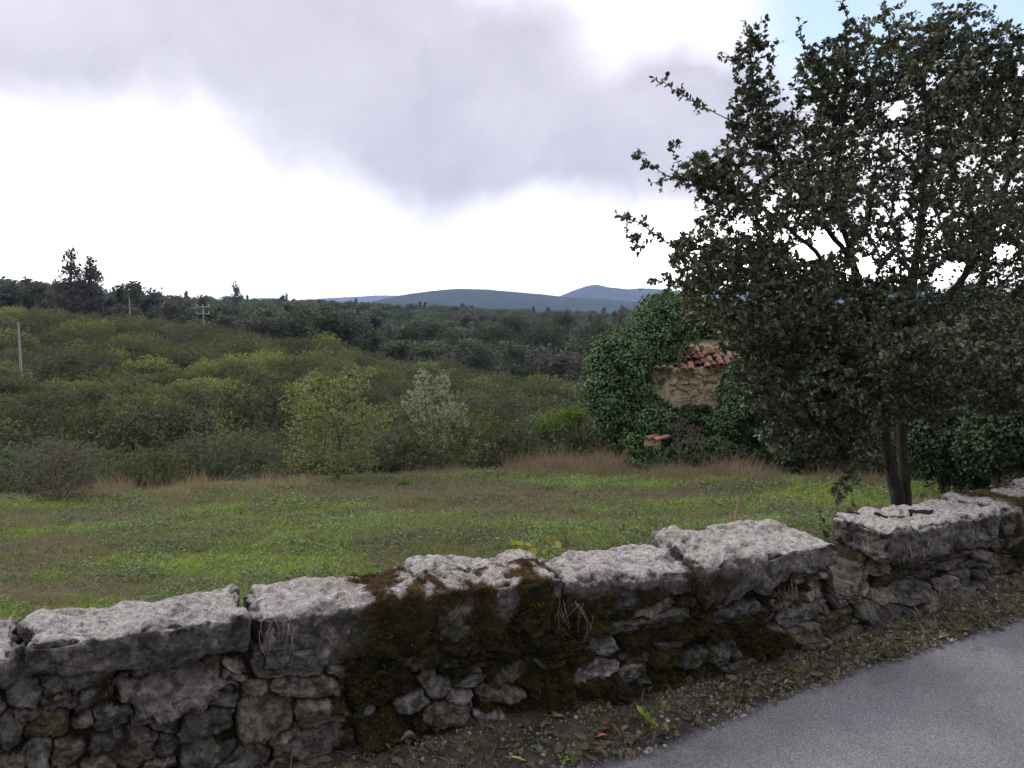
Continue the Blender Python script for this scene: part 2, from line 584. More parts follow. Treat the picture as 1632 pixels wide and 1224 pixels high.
def stone_field(s0, s1, z0, z1, hero, seed, ds, dz, minr=0.022, maxr=0.085, depth=0.045, flat=1.7):
    """relief of a dry-stone face: returns relief, stone id, tint index, gap mask"""
    rg = np.random.default_rng(seed)
    S = [list(h) for h in hero]
    tries = 5200
    for k in range(tries):
        r = maxr * (1 - k / tries) ** 1.3 + minr
        a, b = r * rg.uniform(0.9, 1.5), r / flat * rg.uniform(0.8, 1.25)
        s, z = rg.uniform(s0, s1), rg.uniform(z0, z1)
        ok = True
        if S:
            A = np.array([h[:4] for h in S])
            d = np.sqrt(((A[:, 0] - s) / (A[:, 2] + a)) ** 2 + ((A[:, 1] - z) / (A[:, 3] + b)) ** 2)
            ok = d.min() > 0.86
        if ok:
            S.append([s, z, a, b, rg.normal(0, 7), rg.choice([0, 0, 0, 1, 1, 2, 3, 4, 5, 7])])
    A = np.array(S)
    ns, nz = int((s1 - s0) / ds) + 1, int((z1 - z0) / dz) + 1
    ss, zz = np.meshgrid(np.linspace(s0, s1, ns), np.linspace(z0, z1, nz))
    s, z = ss.ravel(), zz.ravel()
    sw = s + 0.016 * fbm(s * 13, z * 13, 1.0) + 0.006 * fbm(s * 50, z * 50, 2.)
    zw = z + 0.014 * fbm(s * 13, z * 13, 5.0) + 0.005 * fbm(s * 50, z * 50, 7.)
    d1 = np.full(len(s), 9.0)
    d2 = np.full(len(s), 9.0)
    idx = np.zeros(len(s), int)
    for k, (cs, cz, a, b, rot, ci) in enumerate(A):
        m = (np.abs(sw - cs) < a * 2.2) & (np.abs(zw - cz) < max(b * 2.4, a))
        w = np.nonzero(m)[0]
        if not len(w):
            continue
        c_, s_ = math.cos(math.radians(rot)), math.sin(math.radians(rot))
        u, v = sw[w] - cs, zw[w] - cz
        u, v = u * c_ + v * s_, -u * s_ + v * c_
        d = (np.abs(u / a) ** 2.8 + np.abs(v / b) ** 2.8) ** (1 / 2.8)
        o1 = d1[w]
        nw = d < o1
        d2[w] = np.where(nw, o1, np.minimum(d2[w], d))
        d1[w] = np.where(nw, d, o1)
        idx[w] = np.where(nw, k, idx[w])
    core = 1 - np.clip(d1, 0, 1.4) ** 5 / 1.4 ** 5 * 1.6
    edge = sst(d2 - d1, 0.0, 0.26)
    h = np.clip(core, 0, 1) * edge
    gap = 1 - sst(h, 0.12, 0.35)
    hr = np.random.default_rng(seed + 1)
    lift = hr.uniform(0.55, 1.15, len(A))[idx]
    tu, tv = hr.normal(0, .25, len(A))[idx], hr.normal(0.0, .3, len(A))[idx]
    rel = depth * h ** 0.42 * lift + (tu * (s - A[idx, 0]) + tv * (z - A[idx, 1])) * h * 1.3
    fac = np.abs(fbm(s * 11, z * 13, idx * 3.7, 2))
    rel += h * (0.012 * fbm(s * 22, z * 22, idx * 3.7) - 0.022 * fac + 0.006 * fbm(s * 70, z * 70, 3.0, 3, .6))
    rel += (1 - h) * 0.012 * fbm(s * 30, z * 30, 8.)
    return s, z, rel, idx, A[idx, 5].astype(int), gap, h, ns, nz


def moss_at(s_x, z, s, seedz):
    """how mossy the wall is: px 540-1130 is overgrown, less to either side"""
    base = sst(s_x, -0.72, -0.45) * (1 - sst(s_x, 0.9, 1.5)) + 0.55 * sst(s_x, 2.6, 3.0)
    base = base * (0.55 + 0.45 * sst(z, 0.0, 0.22))
    n = 0.5 + 0.9 * fbm(s * 5, z * 6, seedz, 4)
    return np.clip(sst(base * 1.15 + (n - 0.5) * 0.8, 0.35, 0.7) + 0.7 * sst(n, 0.95, 1.2) * (s_x < 1.2), 0, 1)


def build_wall():
    x0, y0 = wall_pt(s_of_x(0.1), 0.2)
    W = thing('stone_wall', (0, 0, 0), 'low dry-laid rubble wall with big weathered coping blocks beside the road', 'wall')
    M_RUB = col_mat('rubble_stone', 0.93, 34, 130, 1.0, 1.0, 0.015)
    # front relief
    hero = []
    for px, py, hw, hh, rot, ci in HERO:
        if hw == 0:
            continue
        c = on_wall(px, py)
        l, r = on_wall(px - hw, py), on_wall(px + hw, py)
        t, b = on_wall(px, py - hh), on_wall(px, py + hh)
        if None in (c, l, r, t, b):
            continue
        hero.append([c[0], c[1], (r[0] - l[0]) / 2 * 1.03, (t[1] - b[1]) / 2 * 1.05, rot, ci])
    s0, s1 = s_of_x(-2.3), s_of_x(4.6)
    s, z, rel, idx, ti, gap, h, ns, nz = stone_field(s0, s1, -0.26, 0.50, hero, 11, 0.0044, 0.0044, depth=0.06)
    sx = np.interp(s, WS, WL[:, 0])
    moss = moss_at(sx, z, s, 3.3)
    bare = np.random.default_rng(9).random(idx.max() + 1)[idx]
    moss = moss * np.where(ti == 6, 0.12, np.where(bare < 0.36, 0.35, 1.0)) * (0.75 + 0.25 * sst(h, 0.1, 0.5))
    moss = sst(moss + 0.25 * fbm(s * 30, z * 30, 5.), 0.3, 0.6)
    # the broken, recessed stretch under the gap
    rec = np.exp(-((sx - 2.0) / 0.42) ** 2) * sst(z, 0.02, 0.2)
    rel = rel * (1 - 0.25 * rec) - 0.10 * rec
    rel += moss * (0.012 + 0.030 * np.abs(fbm(s * 16, z * 18, 2., 3)))
    X, Y = wall_pt(s, 0.035 - rel)
    tint = 1.35 * TINTS[ti] * (1 + 0.25 * np.sin(idx * 12.9898)[:, None]) * (1 + 0.30 * fbm(s * 9, z * 9, 4.)[:, None])
    lich = sst(fbm(s * 16, z * 16, 12., 5, 0.6), 0.15, 0.5)
    tint = tint * (1 + 0.35 * lich[:, None])
    soil = np.array((0.035, 0.027, 0.02))
    tint = tint * (1 - 0.55 * sst(fbm(s * 20, z * 20, 30., 4, .6), 0.0, 0.5))[:, None]
    c = tint * (1 - gap[:, None]) + soil * gap[:, None]
    mc = lerp3(np.clip(0.5 + 0.8 * fbm(s * 12, z * 12, 6.), 0, 1), MOSS_A, MOSS_B)
    c = c * (1 - moss[:, None]) + mc * moss[:, None]
    i = np.arange(nz - 1)[:, None] * ns + np.arange(ns - 1)[None, :]
    q = np.stack([i, i + 1, i + ns + 1, i + ns], -1).reshape(-1, 4)
    # close the top backwards and the rear face
    V = np.stack([X, Y, z], 1)
    top = V[-ns:].copy()
    ex, ey = wall_pt(s[-ns:], 0.40)
    rear = np.stack([ex, ey, 0.49 + 0 * ex], 1)
    foot = rear.copy()
    foot[:, 2] = -1.3
    b0 = len(V)
    V = np.concatenate([V, rear, foot])
    j = np.arange(ns - 1)
    q = np.concatenate([q, np.stack([j + (nz - 1) * ns, j + 1 + (nz - 1) * ns, b0 + j + 1, b0 + j], 1),
                        np.stack([b0 + j, b0 + j + 1, b0 + ns + j + 1, b0 + ns + j], 1)])
    c = np.concatenate([c, np.tile(soil * 1.5, (2 * ns, 1))])
    # the top of the rubble dips where the gap between the blocks is
    sxa = np.concatenate([sx, np.tile(np.interp(s[-ns:], WS, WL[:, 0]), 2)])
    top = np.interp(sxa, [-2.3, -.95, -.85, -.3, .2, .7, 1.45, 1.52, 1.76, 1.85, 2.7, 2.85, 4.6], [.50, .50, .44, .43, .43, .43, .44, .28, .22, .35, .31, .23, .17])
    k = sst(V[:, 2], 0.1, 0.5)
    V[:, 2] -= (0.5 - top) * k
    mk('rubble_face', V, q, mat=M_RUB, parent=W, attrs={'Col': c})

    # moss cushions: tiny blades standing out of the mossy face
    w = np.nonzero((moss > 0.45) & (RNG.random(len(moss)) < 0.8))[0]
    P = np.stack([X[w], Y[w], z[w]], 1)
    build_fuzz('moss', P, np.array([0.25, -0.9, 0.45]), 0.013, W, leaf_mat('moss_green', [(0.022, 0.018, 0.007), (0.05, 0.045, 0.012), (0.17, 0.155, 0.035)], 0.15, 0.9))
    return W


def build_fuzz(name, P, direc, size, parent, mat):
    n = len(P)
    d = direc[None, :] + RNG.normal(0, 0.5, (n, 3))
    d /= np.linalg.norm(d, axis=1)[:, None]
    sd = np.cross(d, RNG.normal(size=(n, 3)))
    sd /= np.linalg.norm(sd, axis=1)[:, None]
    L = size * RNG.uniform(0.5, 1.4, n)[:, None]
    P = P + RNG.normal(0, 0.002, (n, 3))
    V = np.stack([P - sd * 0.0018, P + sd * 0.0018, P + d * L], 1).reshape(-1, 3)
    T = np.arange(3 * n).reshape(-1, 3)
    return mk(name, V, tris=T, mat=mat, parent=parent, attrs={'v': np.repeat(RNG.random(n), 3)})


WALL = build_wall()


def block_mat():
    m, N = mat_new('weathered_limestone')
    out = N.n('ShaderNodeOutputMaterial')
    pos = N.n('ShaderNodeTexCoord').outputs['Object']
    geo = N.n('ShaderNodeNewGeometry')
    mo = N.n('ShaderNodeAttribute', attribute_name='Col')
    nz = N.n('ShaderNodeSeparateXYZ')
    N.link(geo.outputs['True Normal'], nz.inputs[0])
    n1 = N.noise(pos, 14, 7, 0.68)
    n2 = N.noise(pos, 42, 8, 0.75, 0.6)
    n3 = N.noise(pos, 260, 4, 0.7)
    # pale lichen plus painted skylight on upward faces, dark film plus painted shade on sides
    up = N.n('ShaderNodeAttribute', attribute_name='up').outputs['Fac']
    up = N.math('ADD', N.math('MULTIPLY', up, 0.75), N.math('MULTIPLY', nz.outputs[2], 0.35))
    crust_light = N.math('ADD', up, N.math('MULTIPLY', N.math('SUBTRACT', n1, 0.5), 2.0))
    crust_light = N.sstep(crust_light, 0.30, 0.86)
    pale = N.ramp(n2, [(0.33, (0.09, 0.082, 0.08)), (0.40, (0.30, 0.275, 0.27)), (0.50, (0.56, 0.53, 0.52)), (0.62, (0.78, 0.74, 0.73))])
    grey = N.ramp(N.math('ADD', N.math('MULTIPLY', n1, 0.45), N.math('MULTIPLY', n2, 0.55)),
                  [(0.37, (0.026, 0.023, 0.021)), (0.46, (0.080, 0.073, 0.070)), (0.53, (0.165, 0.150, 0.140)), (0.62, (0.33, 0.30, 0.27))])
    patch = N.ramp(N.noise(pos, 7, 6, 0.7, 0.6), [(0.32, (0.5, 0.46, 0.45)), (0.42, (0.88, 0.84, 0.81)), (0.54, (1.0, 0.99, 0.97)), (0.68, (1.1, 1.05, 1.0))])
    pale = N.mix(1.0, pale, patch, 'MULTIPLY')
    c = N.mix(crust_light, grey, pale)
    pits = N.ramp(n3, [(0.36, 0.3), (0.47, 0.95), (0.7, 1.2)])
    c = N.mix(1.0, c, pits, 'MULTIPLY')
    c = N.mix(mo.outputs['Alpha'], mo.outputs['Color'], c)
    p = N.n('ShaderNodeBsdfPrincipled')
    N.link(c, p.inputs['Base Color'])
    p.inputs['Roughness'].default_value = 0.92
    p.inputs['Specular IOR Level'].default_value = 0.2
    b = N.n('ShaderNodeBump')
    b.inputs['Strength'].default_value = 1.0
    b.inputs['Distance'].default_value = 0.015
    N.link(N.math('ADD', n2, N.math('MULTIPLY', n3, 0.5)), b.inputs['Height'])
    N.link(b.outputs[0], p.inputs['Normal'])
    N.link(p.outputs[0], out.inputs['Surface'])
    return m


M_BLOCK = block_mat()


def coping(x0, x1, dep, zt0, zt1, zb0, zb1, label, amp=1.0, mossf=None, front=0.03, skew=0.0, seed=0, ztb=None, dirt=None):
    """one coping block between wall x0 and x1; zt/zb = top and bottom height at its two ends"""
    sa, sb = s_of_x(x0), s_of_x(x1)
    L = sb - sa
    Hh = (zt0 + zt1 - zb0 - zb1) / 2
    st = 0.0068
    na, nb, nc = [max(6, int(v / st)) for v in (L, dep, Hh)]
    # surface points of a box grid
    def face(n, m_):
        a, b = np.meshgrid(np.linspace(-1, 1, n + 1), np.linspace(-1, 1, m_ + 1))
        i = np.arange(m_)[:, None] * (n + 1) + np.arange(n)[None, :]
        return a.ravel(), b.ravel(), np.stack([i, i + 1, i + n + 2, i + n + 1], -1).reshape(-1, 4)
    Vs, Qs, base = [], [], 0
    for ax, sg in ((0, 1), (0, -1), (1, 1), (1, -1), (2, 1), (2, -1)):
        dims = [na, nb, nc]
        o1, o2 = [k for k in range(3) if k != ax]
        a, b, q = face(dims[o1], dims[o2])
        P = np.zeros((len(a), 3))
        P[:, ax] = sg
        P[:, o1], P[:, o2] = a, b
        flip = (ax == 1) == (sg > 0)
        Vs.append(P)
        Qs.append((q[:, ::-1] if flip else q) + base)
        base += len(P)
    B = np.concatenate(Vs)
    Q = np.concatenate(Qs)
    half = np.array([L, dep, Hh]) / 2
    r = min(0.035, Hh * 0.22)
    P = B * half
    inner = np.clip(P, -(half - r), half - r)
    d = P - inner
    dn = np.linalg.norm(d, axis=1)[:, None]
    nrm = d / np.maximum(dn, 1e-6)
    P = np.where(dn > 1e-6, inner + nrm * np.minimum(dn, r), P)
    t = P[:, 0] / L + 0.5
    e = P[:, 1] / dep + 0.5
    # weld duplicated rim points by position-only displacement
    wp = P + np.array([sa + L / 2, 0.0, seed * 3.1])
    dis = 0.030 * fbm(wp[:, 0] * 4, wp[:, 1] * 4, wp[:, 2] * 4, 2) + 0.014 * fbm(wp[:, 0] * 10, wp[:, 1] * 10, wp[:, 2] * 10, 3, .55)
    chip = sst(np.abs(nrm).max(1), 0.98, 0.75) * sst(fbm(wp[:, 0] * 8, wp[:, 1] * 8, wp[:, 2] * 8, 3, .6), 0.0, 0.35)
    dis = dis - 0.030 * chip - 0.016 * sst(fbm(wp[:, 0] * 6, wp[:, 1] * 9, wp[:, 2] * 9 + 40, 3), 0.25, 0.4)
    pits = fbm(wp[:, 0] * 38, wp[:, 1] * 38, wp[:, 2] * 38, 4, .6)
    ridged = np.abs(fbm(wp[:, 0] * 17, wp[:, 1] * 17, wp[:, 2] * 17, 3, .55))
    upf = sst(nrm[:, 2], 0.3, 0.9)
    dis = dis + 0.0035 * pits - 0.010 * ridged * (0.35 + 0.65 * upf) + 0.004
    P = P + nrm * dis[:, None] * amp
    s = sa + L / 2 + P[:, 0] + skew * P[:, 1]
    off = P[:, 1] + dep / 2 - front + 0.012 * pn(s * 5, 0, seed)
    zt = zt0 + (zt1 - zt0) * t
    if ztb is not None:
        zt = zt + ztb * e
    zt = zt + 0.014 * fbm(s * 7, seed * 1.7, 0., 3)
    zb = zb0 + (zb1 - zb0) * t + 0.03 * fbm(s * 5, seed * 2.7, 4., 2)
    k = P[:, 2] / Hh + 0.5
    Z = zb + (zt - zb) * k
    X, Y = wall_pt(s, off)
    V = np.stack([X, Y, Z], 1)
    sx = np.interp(s, WS, WL[:, 0])
    C = np.tile(np.array([0.05, 0.04, 0.02, 1.0]), (len(V), 1))
    if mossf is not None:
        mo = np.clip(mossf(sx, Z, off, s), 0, 1)
        vv = np.clip(0.5 + fbm(s * 11, Z * 11 + off * 9, 6.), 0, 1)
        topm = sst(nrm[:, 2], 0.3, 0.8)
        mc = lerp3(vv, MOSS_A, MOSS_B) * (1 - topm[:, None]) + lerp3(vv, (0.075, 0.035, 0.018), (0.12, 0.075, 0.03)) * topm[:, None]
        C[:, :3] = mc
        C[:, 3] = 1 - mo
        V = V + np.array([0.2, -0.5, 0.4]) * (mo * (0.03 * np.abs(fbm(s * 15, Z * 18, off * 15, 3)) + 0.006 * pn(s * 60, Z * 60, off * 60)))[:, None]
        w = np.nonzero((mo > 0.5) & (RNG.random(len(mo)) < 0.9))[0]
        FUZZ.append((V[w], nrm[w]))
    if dirt is not None:
        dm = dirt(sx, off, Z)
        C[:, 3] = np.minimum(C[:, 3], 1 - dm)
        C[:, :3] = np.where(dm[:, None] > 0.3, (0.018, 0.016, 0.017), C[:, :3])
    o = mk('coping_block', V, Q, mat=M_BLOCK, parent=WALL, attrs={'Col': C, 'up': nrm[:, 2] + 0 * k})
    o['label'] = label
    return o


FUZZ = []
coping(-2.15, -1.455, 0.36, 0.60, 0.585, 0.50, 0.505, 'short pale block at the left end', seed=1)
coping(-1.42, -0.87, 0.36, 0.612, 0.592, 0.515, 0.475, 'long pale slab, second from the left end', seed=2, ztb=-0.02)
coping(-0.85, -0.30, 0.36, 0.572, 0.585, 0.35, 0.37, 'deep block, bare and grey at its left, mossy at its right', seed=3, ztb=-0.01,
       mossf=lambda x, z, o, s: sst(x + 0.10 * fbm(s * 7, z * 7, 1.), -0.60, -0.50) * (1 - sst(z + 0.02 * fbm(s * 9, o * 9, 2.), 0.565, 0.585)) + sst(x, -0.62, -0.45) * sst(fbm(s * 9, o * 9, 5.) + 0.25, 0.0, 0.4) * (o < 0.22))
coping(-0.315, 0.185, 0.33, 0.592, 0.565, 0.36, 0.37, 'dark block under a thick coat of moss', seed=4, ztb=0.01,
       mossf=lambda x, z, o, s: (1 - sst(z + 0.03 * fbm(s * 9, o * 9, 2.), 0.55, 0.59)) * sst(fbm(s * 9, z * 9, 3., 5, .6) + 0.42, 0.1, 0.35) + sst(fbm(s * 9, o * 9, 5.) + 0.15 + 0.5 * x, 0.0, 0.4) * (o < 0.17))
coping(0.20, 0.745, 0.40, 0.545, 0.525, 0.40, 0.40, 'mid-height block with a pale top and mossy front', seed=5, ztb=-0.01,
       mossf=lambda x, z, o, s: (1 - sst(z + 0.05 * fbm(s * 9, o * 9, 2.), 0.46, 0.53)) * sst(fbm(s * 7, z * 7, 3.) + 0.35 - x * 0.35, 0.0, 0.3))
coping(0.755, 1.455, 0.42, 0.553, 0.525, 0.35, 0.435, 'large pale overhanging slab left of the gap', seed=6, ztb=0.015, front=0.06,
       mossf=lambda x, z, o, s: 0.8 * (1 - sst(x + 0.1 * fbm(s * 8, z * 8, 1.), 0.80, 0.92)) * (1 - sst(z, 0.47, 0.53)))
coping(1.84, 2.76, 0.38, 0.505, 0.455, 0.335, 0.27, 'long pale slab right of the gap with dark patches on top', seed=7, ztb=-0.01, front=0.02, skew=0.22,
       dirt=lambda x, o, z: ((np.exp(-((x - 2.13) / 0.10) ** 2 - ((o - 0.22) / 0.06) ** 2) + np.exp(-((x - 2.33) / 0.09) ** 2 - ((o - 0.16) / 0.05) ** 2) + 0.9 * np.exp(-((x - 1.95) / 0.1) ** 2 - ((o - 0.30) / 0.03) ** 2)
                              + 0.35 * fbm(x * 12, o * 12, 1.)) > 0.55) * (z > 0.45) * 1.0)
coping(2.77, 3.55, 0.38, 0.445, 0.385, 0.21, 0.15, 'dark mossy block at the right end', seed=8, front=0.03,
       mossf=lambda x, z, o, s: sst(fbm(s * 6, z * 6, 3.) + 0.1, 0.0, 0.35) * 0.9)
coping(3.56, 4.6, 0.42, 0.385, 0.35, 0.14, 0.1, 'dark block past the right edge', seed=9, mossf=lambda x, z, o, s: sst(fbm(s * 6, z * 6, 3.) + 0.3, 0.0, 0.35))
fp = np.concatenate([a for a, b in FUZZ])
build_fuzz('moss', fp, np.array([0.2, -0.7, 0.55]), 0.013, WALL, leaf_mat('moss_brown', [(0.022, 0.015, 0.007), (0.055, 0.04, 0.012), (0.16, 0.13, 0.035)], 0.15, 0.9))


# ------------------------------------------------------------------ leaves and branches
def leaf_batch(P, D, Nn, L, Wd, fold=0.15, shape=(0.32, 0.72, 0.85)):
    """flat oval leaves: P base, D direction, Nn rough normal, L length, Wd width -> verts, quads"""
    n = len(P)
    D = D / np.linalg.norm(D, axis=1)[:, None]
    S = np.cross(D, Nn)
    S /= np.maximum(np.linalg.norm(S, axis=1), 1e-6)[:, None]
    U = np.cross(S, D)
    L = np.asarray(L).reshape(-1, 1) * np.ones((n, 1))
    Wd = np.asarray(Wd).reshape(-1, 1) * np.ones((n, 1)) * 0.5
    a, b, k = shape
    up = U * Wd * fold * 2
    V = np.stack([P, P + D * L * a - S * Wd + up, P + D * L * b - S * Wd * k + up, P + D * L, P + D * L * b + S * Wd * k + up, P + D * L * a + S * Wd + up], 1)
    i = np.arange(n)[:, None] * 6
    Q = np.concatenate([i + np.array([[0, 3, 2, 1]]), i + np.array([[0, 5, 4, 3]])])
    return V.reshape(-1, 3), Q


def unit(v):
    return v / np.maximum(np.linalg.norm(v, axis=-1, keepdims=True), 1e-9)


def grow(limbs, targets, step, rg, wob=0.25, lift=0.12):
    """limbs: polylines (first point of each is joined to the nearest earlier node); then every target is reached from the nearest node"""
    pos, par = [], []

    def add(p, q):
        pos.append(p)
        par.append(q)
        return len(pos) - 1
    for li, pl in enumerate(limbs):
        pl = np.asarray(pl, float)
        if li == 0 or not pos:
            last = add(pl[0], -1)
            start = 1
        else:
            A = np.array(pos)
            last = int(((A - pl[0]) ** 2).sum(1).argmin())
            start = 0
            if np.linalg.norm(A[last] - pl[0]) < step * 0.5:
                start = 1
        for p in pl[start:]:
            a = pos[last]
            n = max(1, int(np.linalg.norm(p - a) / step))
            for k in range(1, n + 1):
                w = rg.normal(0, step * 0.07, 3) if k < n else 0
                last = add(a + (p - a) * k / n + w, last)
    cap = len(pos) + int(len(targets) * 14 + 4000)
    A = np.zeros((cap, 3))
    A[:len(pos)] = pos
    m = len(pos)
    par = list(par)
    T = np.asarray(targets)
    # nearest to the limbs first
    dd = np.full(len(T), 1e9)
    for k in range(0, m, 4):
        dd = np.minimum(dd, ((T - A[k]) ** 2).sum(1))
    tips = []
    for ti in np.argsort(dd):
        t = T[ti]
        d2 = ((A[:m] - t) ** 2).sum(1)
        # prefer joints that lie lower than the target
        d2 = d2 * (1 + 0.8 * (A[:m, 2] > t[2] + 0.02))
        j = int(d2.argmin())
        a = A[j].copy()
        dist = np.linalg.norm(t - a)
        n = max(1, min(12, int(dist / step)))
        if m + n >= cap:
            break
        bend = rg.normal(0, wob * dist * 0.3, 3) + np.array([0, 0, -lift * dist])
        last = j
        for k in range(1, n + 1):
            f = k / n
            A[m] = a + (t - a) * f + bend * 4 * f * (1 - f) * 0.5
            par.append(last)
            last = m
            m += 1
        tips.append(last)
    return A[:m], np.array(par), np.array(tips)


def radii(par, tips, rtip, ex=2.35):
    n = len(par)
    acc = np.zeros(n)
    acc[tips] = 1
    has = np.zeros(n, bool)
    has[par[par >= 0]] = True
    acc[~has] = np.maximum(acc[~has], 1)
    for i in range(n - 1, 0, -1):
        acc[par[i]] += acc[i]
    return rtip * acc ** (1 / ex)


def tubes(A, par, R, sides=5, rmin=0.0):
    i = np.nonzero((par >= 0) & (R >= rmin))[0]
    p0, p1 = A[par[i]], A[i]
    r1 = R[i]
    r0 = np.minimum(R[par[i]], r1 * 1.35)
    d = unit(p1 - p0)
    ref = np.where(np.abs(d[:, [2]]) > 0.8, np.array([[1., 0, 0]]), np.array([[0, 0, 1.]]))
    u = unit(np.cross(d, ref))
    v = np.cross(d, u)
    a = np.arange(sides) * 2 * np.pi / sides
    ring = u[:, None, :] * np.cos(a)[None, :, None] + v[:, None, :] * np.sin(a)[None, :, None]
    ov = (r1 * 0.35)[:, None]
    V0 = (p0 - d * ov)[:, None, :] + ring * r0[:, None, None]
    V1 = (p1 + d * ov)[:, None, :] + ring * r1[:, None, None]
    V = np.concatenate([V0, V1], 1).reshape(-1, 3)
    k = np.arange(sides)
    k2 = (k + 1) % sides
    q = np.stack([k, k + sides, k2 + sides, k2], 1)[:, ::-1]
    Q = (np.arange(len(i))[:, None, None] * 2 * sides + q[None]).reshape(-1, 4)
    return V, Q


def smooth_tube(pts, rads, sides=12, seg=6, lump=0.0):
    """one welded tube through control points"""
    pts, rads = np.asarray(pts, float), np.asarray(rads, float)
    t = np.linspace(0, len(pts) - 1, (len(pts) - 1) * seg + 1)
    k = np.clip(t.astype(int), 0, len(pts) - 2)
    f = (t - k)[:, None]
    pm = pts[np.maximum(k - 1, 0)]
    p0, p1 = pts[k], pts[k + 1]
    p2 = pts[np.minimum(k + 2, len(pts) - 1)]
    C = 0.5 * ((2 * p0) + (-pm + p1) * f + (2 * pm - 5 * p0 + 4 * p1 - p2) * f ** 2 + (-pm + 3 * p0 - 3 * p1 + p2) * f ** 3)
    R = np.interp(t, np.arange(len(pts)), rads)
    d = unit(np.gradient(C, axis=0))
    ref = np.array([0.3, 1., 0.05])
    u = unit(np.cross(d, ref))
    v = np.cross(d, u)
    a = np.arange(sides) * 2 * np.pi / sides
    RR = R[:, None] * (1 + lump * pn(C[:, [2]] * 6, np.cos(a)[None, :] * 1.5, np.sin(a)[None, :] * 1.5))
    V = C[:, None, :] + (u[:, None, :] * np.cos(a)[None, :, None] + v[:, None, :] * np.sin(a)[None, :, None]) * RR[:, :, None]
    n = len(C)
    j = np.arange(sides)
    Q = (np.arange(n - 1)[:, None, None] * sides + np.stack([j, (j + 1) % sides, (j + 1) % sides + sides, j + sides], 1)[None]).reshape(-1, 4)
    return V.reshape(-1, 3), Q


def merge(*vq):
    V, Q, b = [], [], 0
    for v, q in vq:
        V.append(v)
        Q.append(np.asarray(q) + b)
        b += len(v)
    return np.concatenate(V), np.concatenate(Q)


def leaves_on(A, par, tips, rg, per, length, width, back=3, spread=0.7, outward=None, droop=0.0):
    """leaves along the last few nodes behind every tip"""
    P, D = [], []
    cur = tips.copy()
    anc = [cur]
    for _ in range(back):
        nxt = np.where(par[cur] >= 0, par[cur], cur)
        anc.append(nxt)
        cur = nxt
    anc = np.array(anc)
    n = len(tips)
    tdir = unit(A[anc[0]] - A[anc[min(2, back)]] + 1e-6)
    for k in range(per):
        f = rg.random(n) * back * 0.95 if k > 0 else np.zeros(n)
        i = f.astype(int)
        w = (f - i)[:, None]
        a = A[anc[i, np.arange(n)]] * (1 - w) + A[anc[np.minimum(i + 1, back), np.arange(n)]] * w
        side = unit(np.cross(tdir, rg.normal(size=(n, 3))))
        d = unit(tdir * rg.uniform(0.2, 1.0, (n, 1)) + side * spread * 1.3 + np.array([0, 0, -droop]))
        P.append(a)
        D.append(d)
    P, D = np.concatenate(P), np.concatenate(D)
    m = len(P)
    Nn = unit(rg.normal(0, 0.8, (m, 3)) + np.array([0, 0, 0.9]))
    L = length * rg.uniform(0.55, 1.25, m)
    W = width * rg.uniform(0.7, 1.2, m) * L / length
    return leaf_batch(P, D, Nn, L, W), m


def in_blobs(blobs, n, rg, shell=0.45):
    """random points in a union of ellipsoids (cx,cy,cz,rx,ry,rz,weight); shell pushes them outwards"""
    B = np.array(blobs, float)
    w = B[:, 6] / B[:, 6].sum()
    k = rg.choice(len(B), n, p=w)
    d = unit(rg.normal(size=(n, 3)))
    r = rg.random(n) ** (1 / (3 + shell * 4))
    lump = 1 + 0.22 * pn(B[k, 0] + d[:, 0] * 2.2, B[k, 1] + d[:, 1] * 2.2, d[:, 2] * 2.2 + B[k, 2])
    return B[k, :3] + d * (r * lump)[:, None] * B[k, 3:6]


